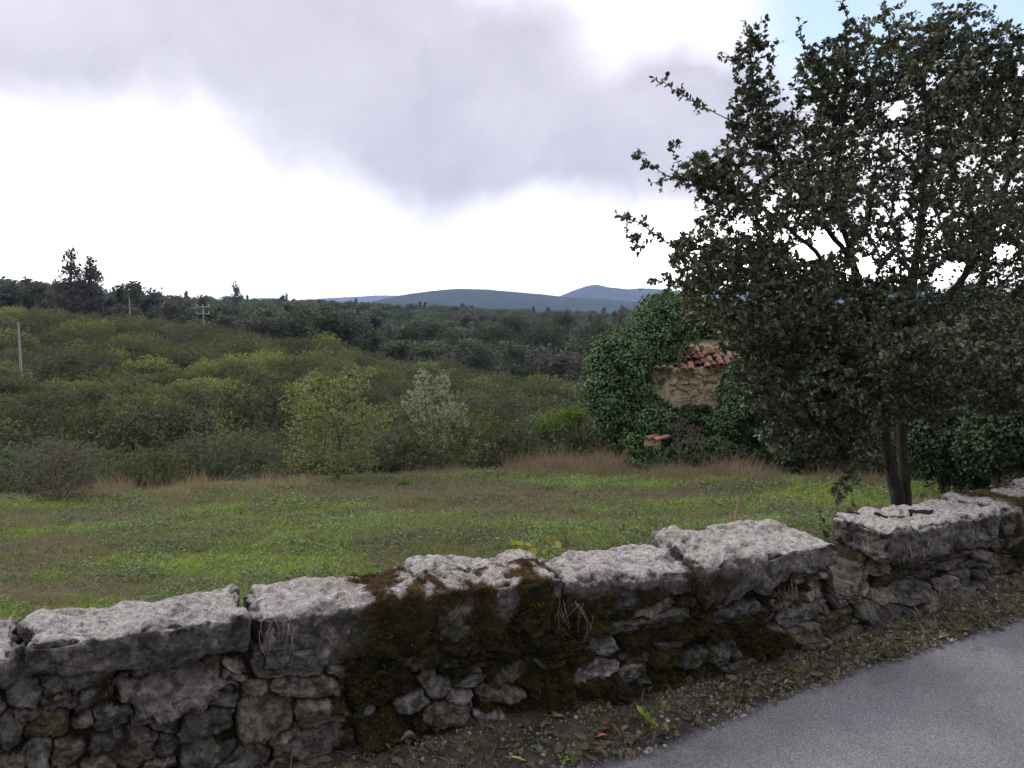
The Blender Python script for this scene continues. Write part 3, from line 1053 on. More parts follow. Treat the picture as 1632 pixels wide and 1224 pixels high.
# ------------------------------------------------------------------ the holm oak by the wall
def build_oak():
    rg = np.random.default_rng(21)
    ty = 6.0
    gx = at_y(1436, 800, ty)[0]
    gz = float(ground(gx, ty))
    T = thing('oak_tree', (gx, ty, gz), 'dark evergreen oak with two dark trunks and small leaves, leaning over the wall', 'tree')
    o = np.array([gx, ty, gz])

    def pt(px, py, y):
        return at_y(px, py, y) - o
    limbs = [
        [pt(1428, 1030, 6.0), pt(1430, 800, 6.0), pt(1420, 750, 6.0), pt(1404, 670, 5.98), pt(1392, 600, 5.95), pt(1385, 520, 5.9), pt(1360, 420, 5.9), pt(1330, 320, 5.95), pt(1340, 220, 6.0), pt(1350, 120, 6.05), pt(1348, 40, 6.1)],
        [pt(1438, 1000, 6.02), pt(1443, 800, 6.05), pt(1438, 720, 6.1), pt(1438, 640, 6.15), pt(1440, 560, 6.2), pt(1455, 450, 6.25), pt(1470, 330, 6.3), pt(1480, 220, 6.35), pt(1470, 120, 6.4), pt(1500, 50, 6.4), pt(1530, 10, 6.4)],
        [pt(1392, 600, 5.95), pt(1320, 520, 5.7), pt(1240, 440, 5.5), pt(1170, 380, 5.4), pt(1100, 400, 5.35), pt(1060, 385, 5.3), pt(1020, 355, 5.3), pt(992, 345, 5.3)],
        [pt(1385, 520, 5.9), pt(1300, 400, 5.7), pt(1200, 320, 5.6), pt(1110, 290, 5.5), pt(1060, 280, 5.5), pt(1030, 260, 5.5), pt(1016, 246, 5.5)],
        [pt(1360, 420, 5.9), pt(1270, 300, 5.9), pt(1212, 200, 5.9), pt(1200, 130, 5.9), pt(1195, 70, 5.9), pt(1188, 42, 5.9)],
        [pt(1212, 210, 5.9), pt(1160, 190, 5.85), pt(1110, 165, 5.85), pt(1075, 145, 5.85), pt(1058, 130, 5.85)],
        [pt(1240, 440, 5.5), pt(1150, 470, 5.2), pt(1090, 430, 5.1), pt(1075, 410, 5.1)],
        [pt(1440, 560, 6.2), pt(1530, 450, 6.4), pt(1600, 330, 6.6), pt(1620, 200, 6.7), pt(1610, 100, 6.7), pt(1615, 40, 6.7)],
        [pt(1438, 640, 6.15), pt(1540, 590, 6.3), pt(1640, 520, 6.4), pt(1720, 420, 6.5)],
        [pt(1455, 450, 6.25), pt(1420, 350, 7.0), pt(1430, 250, 7.4), pt(1450, 150, 7.4)],
        [pt(1404, 670, 5.98), pt(1330, 640, 5.5), pt(1260, 620, 5.2), pt(1200, 600, 5.1)],
        [pt(1392, 600, 5.95), pt(1350, 560, 5.2), pt(1300, 500, 4.8)],
        [pt(1600, 330, 6.6), pt(1720, 250, 6.7)],
        [pt(1420, 750, 6.0), pt(1380, 720, 5.7), pt(1330, 730, 5.5), pt(1310, 770, 5.45)],
        [pt(1470, 120, 6.4), pt(1420, 70, 6.4), pt(1405, 10, 6.4)],
        [pt(1340, 220, 6.0), pt(1300, 110, 6.0), pt(1278, 60, 6.0), pt(1272, 40, 6.0)],
    ]
    bl = []

    def blob(px, py, rx, ry, y, w, rd=None):
        c = pt(px, py, y)
        k = y / F_PX
        rd = rd if rd else (rx + ry) / 2 * k
        bl.append((c[0], c[1], c[2], rx * k, rd, ry * k, w))
    blob(1430, 310, 180, 200, 6.2, 15, 1.1)
    blob(1240, 330, 130, 150, 5.8, 8.5)
    blob(1220, 470, 135, 105, 5.5, 8)
    blob(1410, 530, 190, 92, 5.9, 12, 1.1)
    blob(1290, 605, 125, 85, 5.4, 5.8)
    blob(1590, 270, 130, 165, 6.6, 9.5)
    blob(1610, 480, 120, 160, 6.5, 8)
    blob(1420, 120, 135, 95, 6.3, 5.6)
    blob(1510, 90, 90, 70, 6.5, 2.6)
    blob(1210, 190, 50, 70, 5.95, 1.3)
    blob(1200, 100, 28, 60, 5.9, .4)
    blob(1600, 130, 85, 85, 6.6, 3.6)
    blob(1310, 130, 45, 60, 6.1, 1.2)
    blob(1125, 275, 55, 32, 5.6, .8)
    blob(1110, 420, 50, 50, 5.3, 1.3)
    blob(1600, 600, 100, 65, 6.4, 3.2)
    blob(1300, 695, 90, 42, 5.5, 1.9)
    blob(1750, 350, 110, 200, 6.6, 4.5)
    blob(1350, 780, 25, 30, 5.4, .15)
    blob(1375, 640, 80, 50, 5.6, 1.6)
    blob(1480, 630, 70, 45, 5.9, 1.4)
    blob(1350, 715, 55, 40, 5.5, .7)
    T1 = in_blobs(bl, 16500, rg, 0.25)
    # openings in the crown
    for px, py, rr in ((1290, 390, 28), (1262, 372, 16), (1330, 385, 22), (1525, 445, 34), (1600, 400, 16), (1600, 290, 14), (1490, 130, 12), (1400, 50, 12), (1250, 165, 14), (1380, 430, 14), (1180, 370, 12), (1545, 265, 16), (1425, 175, 16)):
        dirv = unit(at_y(px, py, 6.0) - np.array([0, 0, EYE]))
        Q = T1 + o - np.array([0, 0, EYE])
        ds = np.linalg.norm(Q - (Q @ dirv)[:, None] * dirv, axis=1)
        T1 = T1[(ds > rr * 6.0 / F_PX) | (rg.random(len(T1)) < 0.10)]
    # sprigs that stand out of the outline, thick with leaves
    sp = []
    for ch in ([(992, 345, 5.3), (1020, 352, 5.3), (1050, 375, 5.3)], [(1016, 246, 5.5), (1032, 265, 5.5), (1050, 290, 5.5), (1080, 300, 5.5)], [(1058, 130, 5.85), (1080, 145, 5.85), (1110, 165, 5.85)],
               [(1188, 42, 5.9), (1195, 75, 5.9), (1200, 110, 5.9)], [(1218, 38, 5.9), (1205, 60, 5.9)], [(1348, 10, 6.1), (1350, 50, 6.1)], [(1405, 5, 6.4), (1415, 40, 6.4)], [(1530, 8, 6.4), (1510, 40, 6.4)], [(1500, 20, 6.4), (1490, 60, 6.4)],
               [(1615, 45, 6.7), (1605, 75, 6.7)], [(1275, 40, 6.0), (1290, 80, 6.0)], [(1012, 380, 5.3), (1030, 395, 5.3)], [(1080, 232, 5.6), (1110, 245, 5.6)], [(1150, 90, 5.9), (1170, 110, 5.9)], [(1240, 75, 5.9), (1232, 100, 5.9)], [(1560, 50, 6.5), (1550, 90, 6.5)], [(1040, 450, 5.2), (1060, 440, 5.2)], [(1010, 390, 5.3)], [(1060, 460, 5.2)]):
        for a in ch:
            for _ in range(4):
                sp.append(pt(a[0] + rg.normal(0, 7), a[1] + rg.normal(0, 7), a[2] + rg.normal(0, 0.06)))
    A, par, tips = grow(limbs, np.concatenate([T1, np.array(sp)]), 0.075, rg, 0.35, 0.08)
    R = radii(par, tips, 0.00125, 2.55)
    V, Q = tubes(A, par, R, 5)
    main = [smooth_tube(limbs[0][:7], [0.060, 0.050, 0.045, 0.043, 0.038, 0.032, 0.022], 14, 10, 0.18), smooth_tube(limbs[1][:7], [0.050, 0.041, 0.038, 0.036, 0.034, 0.031, 0.024], 14, 10, 0.18)]
    (V, Q) = merge((V, Q), *main)
    mk('trunk', V, Q, mat=M_BARK, parent=T)
    (LV, LQ), m = leaves_on(A, par, tips, rg, 9, 0.037, 0.0225, 3, 0.8)
    v = np.clip(rg.normal(0.40, 0.17, m) + 0.35 * fbm(LV[::6, 0] * 1.3, LV[::6, 1] * 1.3, LV[::6, 2] * 1.3, 2) + 0.4 * (rg.random(m) < 0.02), 0, 1)
    mk('crown', LV, LQ, mat=leaf_mat('oak_leaf', [(0.030, 0.044, 0.028), (0.068, 0.088, 0.054), (0.135, 0.150, 0.082), (0.30, 0.31, 0.22)], 0.10, 0.45, spec=0.5), parent=T, attrs={'v': np.repeat(v, 6)}, smooth=False)


build_oak()


# ------------------------------------------------------------------ shrubs
LEAF = {
    'olive': [(0.075, 0.085, 0.035), (0.135, 0.15, 0.058), (0.22, 0.23, 0.095)],
    'yellowgreen': [(0.14, 0.18, 0.070), (0.27, 0.32, 0.135), (0.48, 0.52, 0.28)],
    'bright': [(0.087, 0.145, 0.022), (0.160, 0.246, 0.036), (0.246, 0.334, 0.072)],
    'dark': [(0.032, 0.046, 0.020), (0.058, 0.080, 0.032), (0.094, 0.123, 0.051)],
    'bluegreen': [(0.06, 0.09, 0.055), (0.12, 0.155, 0.095), (0.21, 0.25, 0.16)],
    'silver': [(0.20, 0.235, 0.20), (0.38, 0.42, 0.37), (0.56, 0.60, 0.55)],
    'greybrown': [(0.087, 0.080, 0.065), (0.145, 0.138, 0.102), (0.217, 0.210, 0.145)],
    'brown': [(0.131, 0.087, 0.065), (0.217, 0.145, 0.109), (0.290, 0.217, 0.160)],
    'ivy': [(0.034, 0.065, 0.023), (0.072, 0.137, 0.047), (0.150, 0.247, 0.085)],
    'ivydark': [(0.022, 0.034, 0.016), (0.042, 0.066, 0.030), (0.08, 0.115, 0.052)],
}
LM = {k: leaf_mat('leaf_' + k, v, 0.28 if 'ivy' not in k else 0.12, 0.6) for k, v in LEAF.items()}


def shrub(name, label, cat, blobs_px, y, kind, tips, leaf=0.05, per=9, trunk=None, seed=0, group=None, twig=None, rtip=0.0022, w=0.55, base=None, step=0.12, top2=None):
    """blobs_px: (px, py, rx, ry, dy, weight) ellipsoids of the crown; trunk: px of the foot"""
    rg = np.random.default_rng(seed + 100)
    cx = base if base is not None else blobs_px[0][0]
    x = at_y(cx, 700, y)[0]
    z = float(ground(x, y))
    o = np.array([x, y, z])
    T = thing(name, tuple(o), label, cat, group)
    bl = []
    for px, py, rx, ry, dy, wt in blobs_px:
        yy = y + dy
        c = at_y(px, py, yy) - o
        k = yy / F_PX
        bl.append((c[0], c[1], c[2], rx * k, (rx * 0.6 + ry * 0.4) * k, ry * k, wt))
    tg = in_blobs(bl, tips, rg, 0.5)
    tg = tg[tg[:, 2] + z > ground(tg[:, 0] + x, tg[:, 1] + y) + 0.03]
    tz = max(b[2] for b in bl)
    if trunk:
        limbs = [[np.zeros(3) - [0, 0, 0.1], np.array([0.02, 0, trunk * tz * 0.5]), np.array([0.05, 0, trunk * tz])]]
        limbs += [[limbs[0][-1], np.array(b[:3])] for b in bl]
    else:
        limbs = [[np.zeros(3) - [0, 0, 0.1], np.array([0, 0, 0.1])]] + [[np.zeros(3), np.array(b[:3]) * 0.5 + rg.normal(0, .05, 3), np.array(b[:3])] for b in bl]
    A, par, tp = grow(limbs, tg, step, rg, 0.3, 0.05)
    R = radii(par, tp, rtip)
    V, Q = tubes(A, par, R, 4)
    mk('trunk' if trunk else 'stems', V, Q, mat=twig or M_TWIG, parent=T)
    (LV, LQ), m = leaves_on(A, par, tp, rg, per, leaf, leaf * w, 3, 0.8)
    v = np.clip(rg.normal(0.45, 0.22, m) + 0.15 * pn(LV[::6, 0] * 2, LV[::6, 1] * 2, LV[::6, 2] * 2), 0, 1)
    mk('crown' if trunk else 'foliage', LV, LQ, mat=LM[kind], parent=T, attrs={'v': np.repeat(v, 6)}, smooth=False)
    return T


def build_shrubs():
    s = shrub
    s('young_tree', 'young yellow-green tree with an airy crown at the far edge of the field', 'tree', [(535, 660, 60, 45, 0, 5), (505, 625, 38, 32, 0, 2.2), (562, 610, 32, 24, 0, 1.3), (490, 680, 40, 30, -.2, 1.6), (590, 670, 45, 28, 0, 1.8), (540, 710, 60, 25, 0, 1.8), (500, 602, 14, 14, 0, .35), (590, 592, 10, 9, 0, .2), (462, 640, 14, 24, 0, .3), (520, 738, 42, 20, 0, 1.1), (575, 738, 34, 18, 0, .7), (480, 722, 34, 22, 0, .9)],
      18.5, 'yellowgreen', 1600, 0.050, 9, trunk=0.5, seed=1, base=537)
    s('silver_shrub', 'tall silvery-leaved shrub standing at the back of the field', 'shrub', [(690, 650, 42, 34, 0, 3), (675, 612, 16, 26, 0, 1), (705, 612, 14, 20, 0, .7), (655, 640, 18, 20, 0, .7), (725, 665, 28, 28, 0, 1), (690, 700, 50, 26, -.2, 1.6)],
      20.5, 'silver', 1000, 0.055, 8, seed=2, base=692, w=0.4)
    s('shrub', 'brown-green shrub at the foot of the silvery one', 'shrub', [(700, 700, 60, 34, 0, 3), (750, 690, 35, 28, .2, 1.2), (655, 700, 34, 30, 0, 1)], 20.2, 'olive', 800, 0.05, 8, seed=3, base=700)
    s('shrub', 'round grey-brown thicket at the left end of the field edge', 'shrub', [(92, 765, 62, 42, 0, 3), (60, 740, 40, 30, 0, 1), (125, 735, 38, 34, 0, 1.1), (95, 720, 30, 22, 0, .6)], 15.6, 'greybrown', 1300, 0.035, 6, seed=4, base=95, twig=M_GREYTWIG)
    s('shrub', 'grey-green bush rising behind the grey-brown thicket', 'shrub', [(85, 725, 75, 26, 0, 2), (20, 745, 45, 35, 0, 1.3), (150, 745, 35, 35, 0, 1)], 17.5, 'bluegreen', 900, 0.045, 8, seed=5, base=80)
    s('shrub', 'olive bush right of the grey-brown thicket', 'shrub', [(225, 745, 48, 30, 0, 2), (200, 760, 36, 24, 0, 1), (265, 735, 34, 26, 0, 1)], 18.5, 'olive', 800, 0.045, 8, seed=6, base=225)
    s('shrub', 'wide blue-green bush left of the young tree', 'shrub', [(340, 715, 62, 32, 0, 2.4), (395, 715, 44, 30, 0, 1.3), (300, 730, 38, 24, 0, 1), (430, 735, 34, 24, 0, .8)], 19.5, 'bluegreen', 1200, 0.045, 8, seed=7, base=350)
    s('shrub', 'dark round bush on the slope above the wide blue-green one', 'shrub', [(402, 635, 48, 42, 0, 2), (370, 655, 32, 30, 0, 1), (440, 650, 30, 30, 0, 1)], 30, 'dark', 900, 0.07, 8, seed=8, base=402)
    s('shrub', 'dark thicket on the lower slope far left', 'shrub', [(90, 665, 75, 28, 0, 2), (25, 680, 45, 30, 0, 1), (165, 675, 50, 26, 0, 1.2)], 26, 'dark', 1000, 0.06, 8, seed=9, base=95)
    s('shrub', 'dark creeper-covered thicket at the foot of the slope', 'shrub', [(240, 680, 60, 28, 0, 2), (310, 675, 45, 26, 0, 1.2), (200, 700, 45, 22, 0, 1)], 24, 'ivydark', 1000, 0.06, 8, seed=10, base=250)
    s('shrub', 'low blue-green bush between the young tree and the silvery shrub', 'shrub', [(612, 715, 40, 26, 0, 2), (575, 725, 34, 22, 0, 1), (640, 700, 25, 22, 0, .8)], 20.2, 'bluegreen', 700, 0.045, 8, seed=11, base=610)
    s('shrub', 'low olive bush right of the silvery shrub', 'shrub', [(800, 690, 40, 22, 0, 2), (835, 685, 30, 20, 0, 1), (770, 680, 30, 24, 0, 1)], 23.5, 'olive', 650, 0.05, 8, seed=12, base=800)
    s('shrub', 'bright yellow-green bush just left of the ivy mound', 'shrub', [(892, 672, 36, 22, 0, 2), (915, 665, 22, 18, 0, 1), (865, 682, 20, 16, 0, .6)], 23.5, 'bright', 600, 0.06, 8, seed=13, base=892)
    s('weed', 'small leafy green weed standing alone in the field', 'plant', [(645, 775, 13, 11, 0, 1)], 17.0, 'bright', 90, 0.05, 8, seed=14, base=645, step=0.05)
    s('shrub', 'bare brown twiggy tangle between the hut and the ivy heap', 'shrub', [(1090, 690, 26, 24, 0, 2), (1075, 680, 18, 16, 0, 1)], 20.3, 'brown', 420, 0.03, 3, seed=15, base=1088, twig=M_GREYTWIG, rtip=0.004)
    s('shrub', 'grey-green low growth in front of the hut', 'shrub', [(1120, 715, 55, 22, 0, 2), (1060, 725, 40, 14, 0, 1), (1180, 725, 45, 18, 0, 1), (1040, 730, 34, 13, 0, 1)], 19.6, 'bluegreen', 700, 0.05, 8, seed=16, base=1120)


build_shrubs()


def ivy_mass(name, label, cat, blobs_px, y, kind, n, leaf=0.075, seed=0, base=None, group=None):
    """dense climber- or evergreen-covered mass: woody heart and an outer coat of overlapping leaves in clumps"""
    rg = np.random.default_rng(seed + 500)
    cx = base if base is not None else blobs_px[0][0]
    x = at_y(cx, 700, y)[0]
    z = float(ground(x, y))
    o = np.array([x, y, z])
    T = thing(name, tuple(o), label, cat, group)
    bl = []
    for px, py, rx, ry, dy, wt in blobs_px:
        yy = y + dy
        c = at_y(px, py, yy) - o
        k = yy / F_PX
        bl.append((c[0], c[1], c[2], rx * k, (rx * 0.7 + ry * 0.3) * k, ry * k, wt))
    B = np.array(bl)
    area = B[:, 3] * B[:, 5] + B[:, 4] * B[:, 5]
    w = area / area.sum()
    k = rg.choice(len(B), n, p=w)
    d = unit(rg.normal(size=(n, 3)))
    lump = 1 + 0.31 * fbm(B[k, 0] + d[:, 0] * 3.4, B[k, 1] + d[:, 1] * 3.4, d[:, 2] * 3.4 + B[k, 2], 4, .6)
    r = (1 - 0.30 * rg.random(n) ** 1.5 + 0.20 * rg.random(n) ** 7) * lump
    P = B[k, :3] + d * r[:, None] * B[k, 3:6]
    keep = np.ones(n, bool)
    for j in range(len(B)):
        e = ((P - B[j, :3]) / B[j, 3:6])
        keep &= ~((np.linalg.norm(e, axis=1) < 0.72) & (k != j))
    keep &= P[:, 2] + z > ground(P[:, 0] + x, P[:, 1] + y) - 0.05
    P, d = P[keep], d[keep]
    m = len(P)
    nrm = unit(d + rg.normal(0, 0.55, (m, 3)) + np.array([0, 0, 0.35]))
    D = unit(np.cross(nrm, rg.normal(size=(m, 3))) + np.array([0, 0, -0.5]) + d * 0.3)
    L = leaf * rg.uniform(0.6, 1.3, m)
    LV, LQ = leaf_batch(P, D, nrm, L, L * 0.8, 0.12, (0.3, 0.65, 0.8))
    v = np.clip(rg.normal(0.45, 0.2, m) + 0.35 * pn(P[:, 0] * 1.4, P[:, 1] * 1.4, P[:, 2] * 1.4) + 0.0, 0, 1)
    mk('foliage', LV, LQ, mat=LM[kind], parent=T, attrs={'v': np.repeat(v, 6)}, smooth=False)
    limbs = [[np.zeros(3) - [0, 0, 0.1], np.array([0, 0, 0.3])]] + [[np.zeros(3), B[j, :3] * 0.6, B[j, :3]] for j in range(len(B))]
    tg = in_blobs([tuple(b) for b in B], 260, rg, 0.2)
    A, par, tp = grow(limbs, B[0, :3] + (tg - B[0, :3]) * 0.85, 0.2, rg)
    R = radii(par, tp, 0.006)
    V, Q = tubes(A, par, R, 4)
    mk('stems', V, Q, mat=M_TWIG, parent=T)
    # added dark core of oversized leaves that blocks the view through the mass
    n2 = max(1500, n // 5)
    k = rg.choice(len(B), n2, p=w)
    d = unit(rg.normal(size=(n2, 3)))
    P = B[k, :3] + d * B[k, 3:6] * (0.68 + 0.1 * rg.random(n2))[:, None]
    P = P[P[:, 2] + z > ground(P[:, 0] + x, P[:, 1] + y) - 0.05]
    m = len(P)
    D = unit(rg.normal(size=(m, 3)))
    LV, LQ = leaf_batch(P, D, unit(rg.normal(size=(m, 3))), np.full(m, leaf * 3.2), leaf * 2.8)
    mk('dark_leaf_core', LV, LQ, mat=LM['ivydark'], parent=T, attrs={'v': np.repeat(rg.random(m) * 0.6, 6)}, smooth=False)
    return T


def build_ivy():
    i = ivy_mass
    i('ivy_mound', 'tall dense ivy-covered mound left of the tiled hut', 'ivy', [(985, 610, 56, 78, 0, 3), (1000, 660, 50, 55, -.3, 2), (1035, 560, 50, 52, .8, 2), (968, 580, 30, 36, 0, 1), (1060, 520, 52, 46, 1.5, 1), (1040, 620, 34, 60, .8, 1)], 22, 'ivy', 34000, 0.075, 1, 985)
    i('ivy_tree', 'ivy-clad tree rising behind the tiled hut roof', 'tree', [(1095, 510, 62, 42, 0, 3), (1060, 500, 46, 32, 0, 2), (1140, 540, 60, 40, 0, 2), (1200, 530, 60, 50, 0, 2)], 26, 'ivy', 26000, 0.085, 2, 1100)
    i('ivy_heap', 'low heap of ivy in front of the hut wall', 'ivy', [(1055, 672, 42, 28, 0, 2), (1030, 705, 38, 34, 0, 2), (1085, 725, 40, 20, -.2, 1), (1110, 662, 36, 12, .3, .6), (1046, 648, 10, 14, .6, .4), (1030, 732, 34, 16, -1.3, .5), (1062, 735, 24, 12, -1.3, .3)], 20.8, 'ivy', 13000, 0.065, 3, 1050)
    i('ivy_mound', 'dark ivy mound right of the tiled hut, under the oak crown', 'ivy', [(1195, 650, 46, 52, 0, 3), (1160, 690, 40, 38, -.3, 2), (1230, 690, 48, 50, 0, 2), (1185, 612, 34, 34, .4, 1), (1162, 640, 14, 24, .2, .5)], 20.8, 'ivy', 20000, 0.07, 4, 1195)
    i('evergreen_bush', 'dark evergreen bush behind the oak, left of its trunks', 'bush', [(1300, 640, 70, 85, 0, 3), (1260, 560, 55, 60, .5, 2), (1340, 560, 60, 60, .5, 2), (1290, 715, 60, 45, -.8, 1)], 18.6, 'ivydark', 22000, 0.075, 5, 1300)
    i('evergreen_bush', 'dark evergreen bush seen between and beside the two oak trunks', 'bush', [(1410, 640, 60, 90, 0, 3), (1450, 700, 60, 60, -.3, 2), (1440, 560, 70, 70, .6, 2), (1390, 720, 60, 45, -.6, 2)], 17.5, 'ivydark', 20000, 0.075, 6, 1420)
    i('evergreen_tree', 'rounded green tree behind the right side of the oak crown', 'tree', [(1545, 510, 62, 58, 0, 3), (1500, 570, 60, 60, 0, 2), (1580, 590, 60, 70, 0, 2), (1550, 660, 70, 60, -.4, 2)], 17, 'ivydark', 24000, 0.075, 7, 1545)
    i('evergreen_tree', 'tall green tree cut by the right edge of the photo', 'tree', [(1640, 510, 50, 62, 0, 2), (1660, 600, 60, 80, 0, 2), (1630, 690, 60, 55, -.5, 2), (1720, 520, 70, 90, 0, 2)], 15.5, 'ivydark', 24000, 0.075, 8, 1640)
    i('evergreen_bush', 'low dark bush right of the oak trunks', 'bush', [(1490, 690, 60, 75, 0, 2), (1545, 720, 60, 60, -.3, 2)], 14, 'ivydark', 15000, 0.055, 9, 1510)
    i('evergreen_bush', 'dark bush above the wall at the right edge of the photo', 'bush', [(1600, 680, 55, 65, 0, 2), (1650, 700, 50, 55, 0, 2), (1570, 720, 40, 34, -.2, 2)], 12.5, 'ivydark', 13000, 0.055, 10, 1605)


build_ivy()


# ------------------------------------------------------------------ ruined hut
def build_hut():
    y = 22.0
    xl, xr = at_y(1040, 600, y)[0], at_y(1205, 600, y)[0]
    zt = at_y(1100, 592, y)[2]
    gz = float(ground((xl + xr) / 2, y))
    o = np.array([(xl + xr) / 2, y, gz])
    T = thing('stone_hut', tuple(o), 'small ruined stone hut with a broken red tile roof, sunk in ivy', 'hut')
    M_ST = col_mat('hut_stone', 0.93, 14, 60, 0.35, 0.5, 0.02)
    hw = (xr - xl) / 2
    Ht = zt - gz
    # front wall relief
    s, z, rel, idx, ti, gap, h, ns, nz = stone_field(0, 2 * hw, 0, Ht + 0.12, [], 31, 0.016, 0.016, 0.035, 0.11, 0.06, 1.4)
    tan = np.array([(0.58, 0.47, 0.31), (0.52, 0.41, 0.26), (0.66, 0.55, 0.40), (0.48, 0.35, 0.23), (0.60, 0.51, 0.38), (0.50, 0.42, 0.22), (0.54, 0.46, 0.36), (0.62, 0.54, 0.44)])
    c = tan[ti % 8] * (1 + 0.2 * fbm(s * 5, z * 5, 2.)[:, None])
    c = c * (1 - gap[:, None]) + np.array((0.16, 0.11, 0.06)) * gap[:, None]
    plaster = sst(fbm(s * 1.6, z * 1.1, 3.3, 3) + 0.55 * np.exp(-((s - 0.5) / 0.25) ** 2) + 0.5 * np.exp(-((s - 2.05) / 0.28) ** 2) + 0.3 * np.exp(-((z - Ht + 1.15) / .35) ** 2), 0.18, 0.34)
    c = c * (1 - plaster[:, None]) + (np.array((0.66, 0.52, 0.38)) * (1 + 0.3 * fbm(s * 6, z * 4, 5.)[:, None])) * plaster[:, None]
    rel = rel * (1 - plaster) + 0.055 * plaster
    V = np.stack([s - hw, -rel + 0.05, z], 1)
    V[-ns:, 2] += 0.05 * fbm(s[-ns:] * 3, 0, 1.)
    q_i = np.arange(nz - 1)[:, None] * ns + np.arange(ns - 1)[None, :]
    q = np.stack([q_i, q_i + 1, q_i + ns + 1, q_i + ns], -1).reshape(-1, 4)
    b = len(V)
    D = 3.0
    box = np.array([(-hw, .06, 0), (hw, .06, 0), (hw, D, 0), (-hw, D, 0), (-hw, .06, Ht + .05), (hw, .06, Ht + .05), (hw, D, Ht + .75), (-hw, D, Ht + .75)])
    V = np.concatenate([V, box])
    q = np.concatenate([q, np.array([(1, 2, 6, 5), (2, 3, 7, 6), (3, 0, 4, 7), (4, 5, 6, 7)]) + b])
    c = np.concatenate([c, np.tile((0.36, 0.28, 0.19), (8, 1))])
    mk('wall', V, q, mat=M_ST, parent=T, attrs={'Col': c}, smooth=True)
    # canal tiles: half barrels in courses, slipped and broken
    rg = np.random.default_rng(5)
    VV, QQ, CC, base = [], [], [], 0
    slope = 0.22

    def tile(px_, py_, pz_, yaw, pitch, roll, L=0.44, r=0.095, up=True, col=(0.3, 0.1, 0.06)):
        nonlocal base
        na, nl = 7, 4
        a = np.linspace(-0.06, math.pi + 0.06, na)
        t = np.linspace(0, 1, nl)
        P = []
        for rr in (r, r - 0.014):
            for tt in t:
                k = rr * (1 - 0.18 * tt)
                for aa in a:
                    P.append((math.cos(aa) * k, tt * L, (math.sin(aa) * k * 0.72) * (1 if up else -1)))
        P = np.array(P)
        cy, sy, cp, sp_, cr, sr = math.cos(yaw), math.sin(yaw), math.cos(pitch), math.sin(pitch), math.cos(roll), math.sin(roll)
        P = P @ np.array([[cr, 0, -sr], [0, 1, 0], [sr, 0, cr]])
        P = P @ np.array([[1, 0, 0], [0, cp, sp_], [0, -sp_, cp]])
        P = P @ np.array([[cy, sy, 0], [-sy, cy, 0], [0, 0, 1]])
        P += np.array([px_, py_, pz_])
        g = []
        n1 = na * nl
        for l in range(nl - 1):
            for k in range(na - 1):
                A_ = l * na + k
                g.append((A_, A_ + 1, A_ + na + 1, A_ + na))
                g.append((n1 + A_ + 1, n1 + A_, n1 + A_ + na, n1 + A_ + na + 1))
        for k in range(na - 1):
            g.append((k + 1, k, n1 + k, n1 + k + 1))
            e = (nl - 1) * na
            g.append((e + k, e + k + 1, n1 + e + k + 1, n1 + e + k))
        for l in range(nl - 1):
            g.append((l * na, l * na + na, n1 + l * na + na, n1 + l * na))
            e = na - 1
            g.append((l * na + na + e, l * na + e, n1 + l * na + e, n1 + l * na + na + e))
        VV.append(P)
        QQ.append(np.array(g) + base)
        CC.append(np.tile(np.array(col) * rg.uniform(0.65, 1.25), (len(P), 1)))
        base += len(P)
    for row in range(5):
        for k in range(int(2 * hw / 0.2) + 1):
            xx = -hw + 0.05 + k * 0.2
            f = (xx + hw) / (2 * hw)
            if rg.random() < (0.16 if row == 0 and 0.2 < f < 0.6 else 0.04):
                continue
            yy = -0.20 + row * 0.33
            zz = Ht + 0.09 + row * 0.33 * slope + 0.16 * f - 0.10 * math.exp(-((f - .35) / .2) ** 2) * (row < 2) + rg.normal(0, 0.007)
            cc = [(0.30, 0.145, 0.10), (0.34, 0.165, 0.115), (0.23, 0.13, 0.10), (0.34, 0.24, 0.18), (0.31, 0.26, 0.21), (0.37, 0.18, 0.125)][rg.integers(6)]
            if f < 0.10 and row == 0:
                cc = (0.34, 0.28, 0.17)
            sl = 0.9 if rg.random() < 0.14 else 0.2
            tile(xx + rg.normal(0, .02), yy + rg.normal(0, .04), zz, rg.normal(-0.15, 0.06 * (1 + 3 * (sl > .5))), math.atan(slope) + rg.normal(0, .06), rg.normal(0, .05), col=cc)
            tile(xx + 0.1, yy + 0.02 + rg.normal(0, .03), zz - 0.05, rg.normal(-0.15, .08), math.atan(slope), 0, up=False, r=0.085, col=tuple(v * .8 for v in cc))
    for _ in range(4):
        f = rg.random()
        tile(-hw + 2 * hw * f, rg.uniform(-0.1, 1.5), Ht + 0.2 + 0.16 * f + rg.uniform(0.1, 0.3) * slope * 2, rg.uniform(-.9, .6), rg.normal(0.2, .2), rg.normal(0, .5), L=rg.uniform(.2, .44), col=(0.32, 0.14, 0.105))
    mk('roof', np.concatenate(VV), np.concatenate(QQ), mat=col_mat('roof_tile', 0.85, 9, 60, 0.75, 0.3, 0.01), parent=T, attrs={'Col': np.concatenate(CC)})
    # thin dead stem sprouting through the tiles
    V, Q = smooth_tube([(-.72, .1, Ht), (-.70, .1, Ht + .45), (-.58, .1, Ht + .75), (-.50, .1, Ht + 1.0)], [.02, .016, .011, .006], 6, 4)
    mk('dead_stem', V, Q, mat=M_GREYTWIG, parent=T)
    # fallen remnant in the ivy heap
    VV.clear(), QQ.clear(), CC.clear()
    base = 0
    ry = 20.0
    p = at_y(1040, 702, ry)
    R_ = thing('wall_remnant', (p[0], p[1], float(ground(p[0], p[1]))), 'small broken wall stump capped with two red tiles in the ivy heap', 'wall remnant')
    hh = p[2] - float(ground(p[0], p[1])) + 0.02
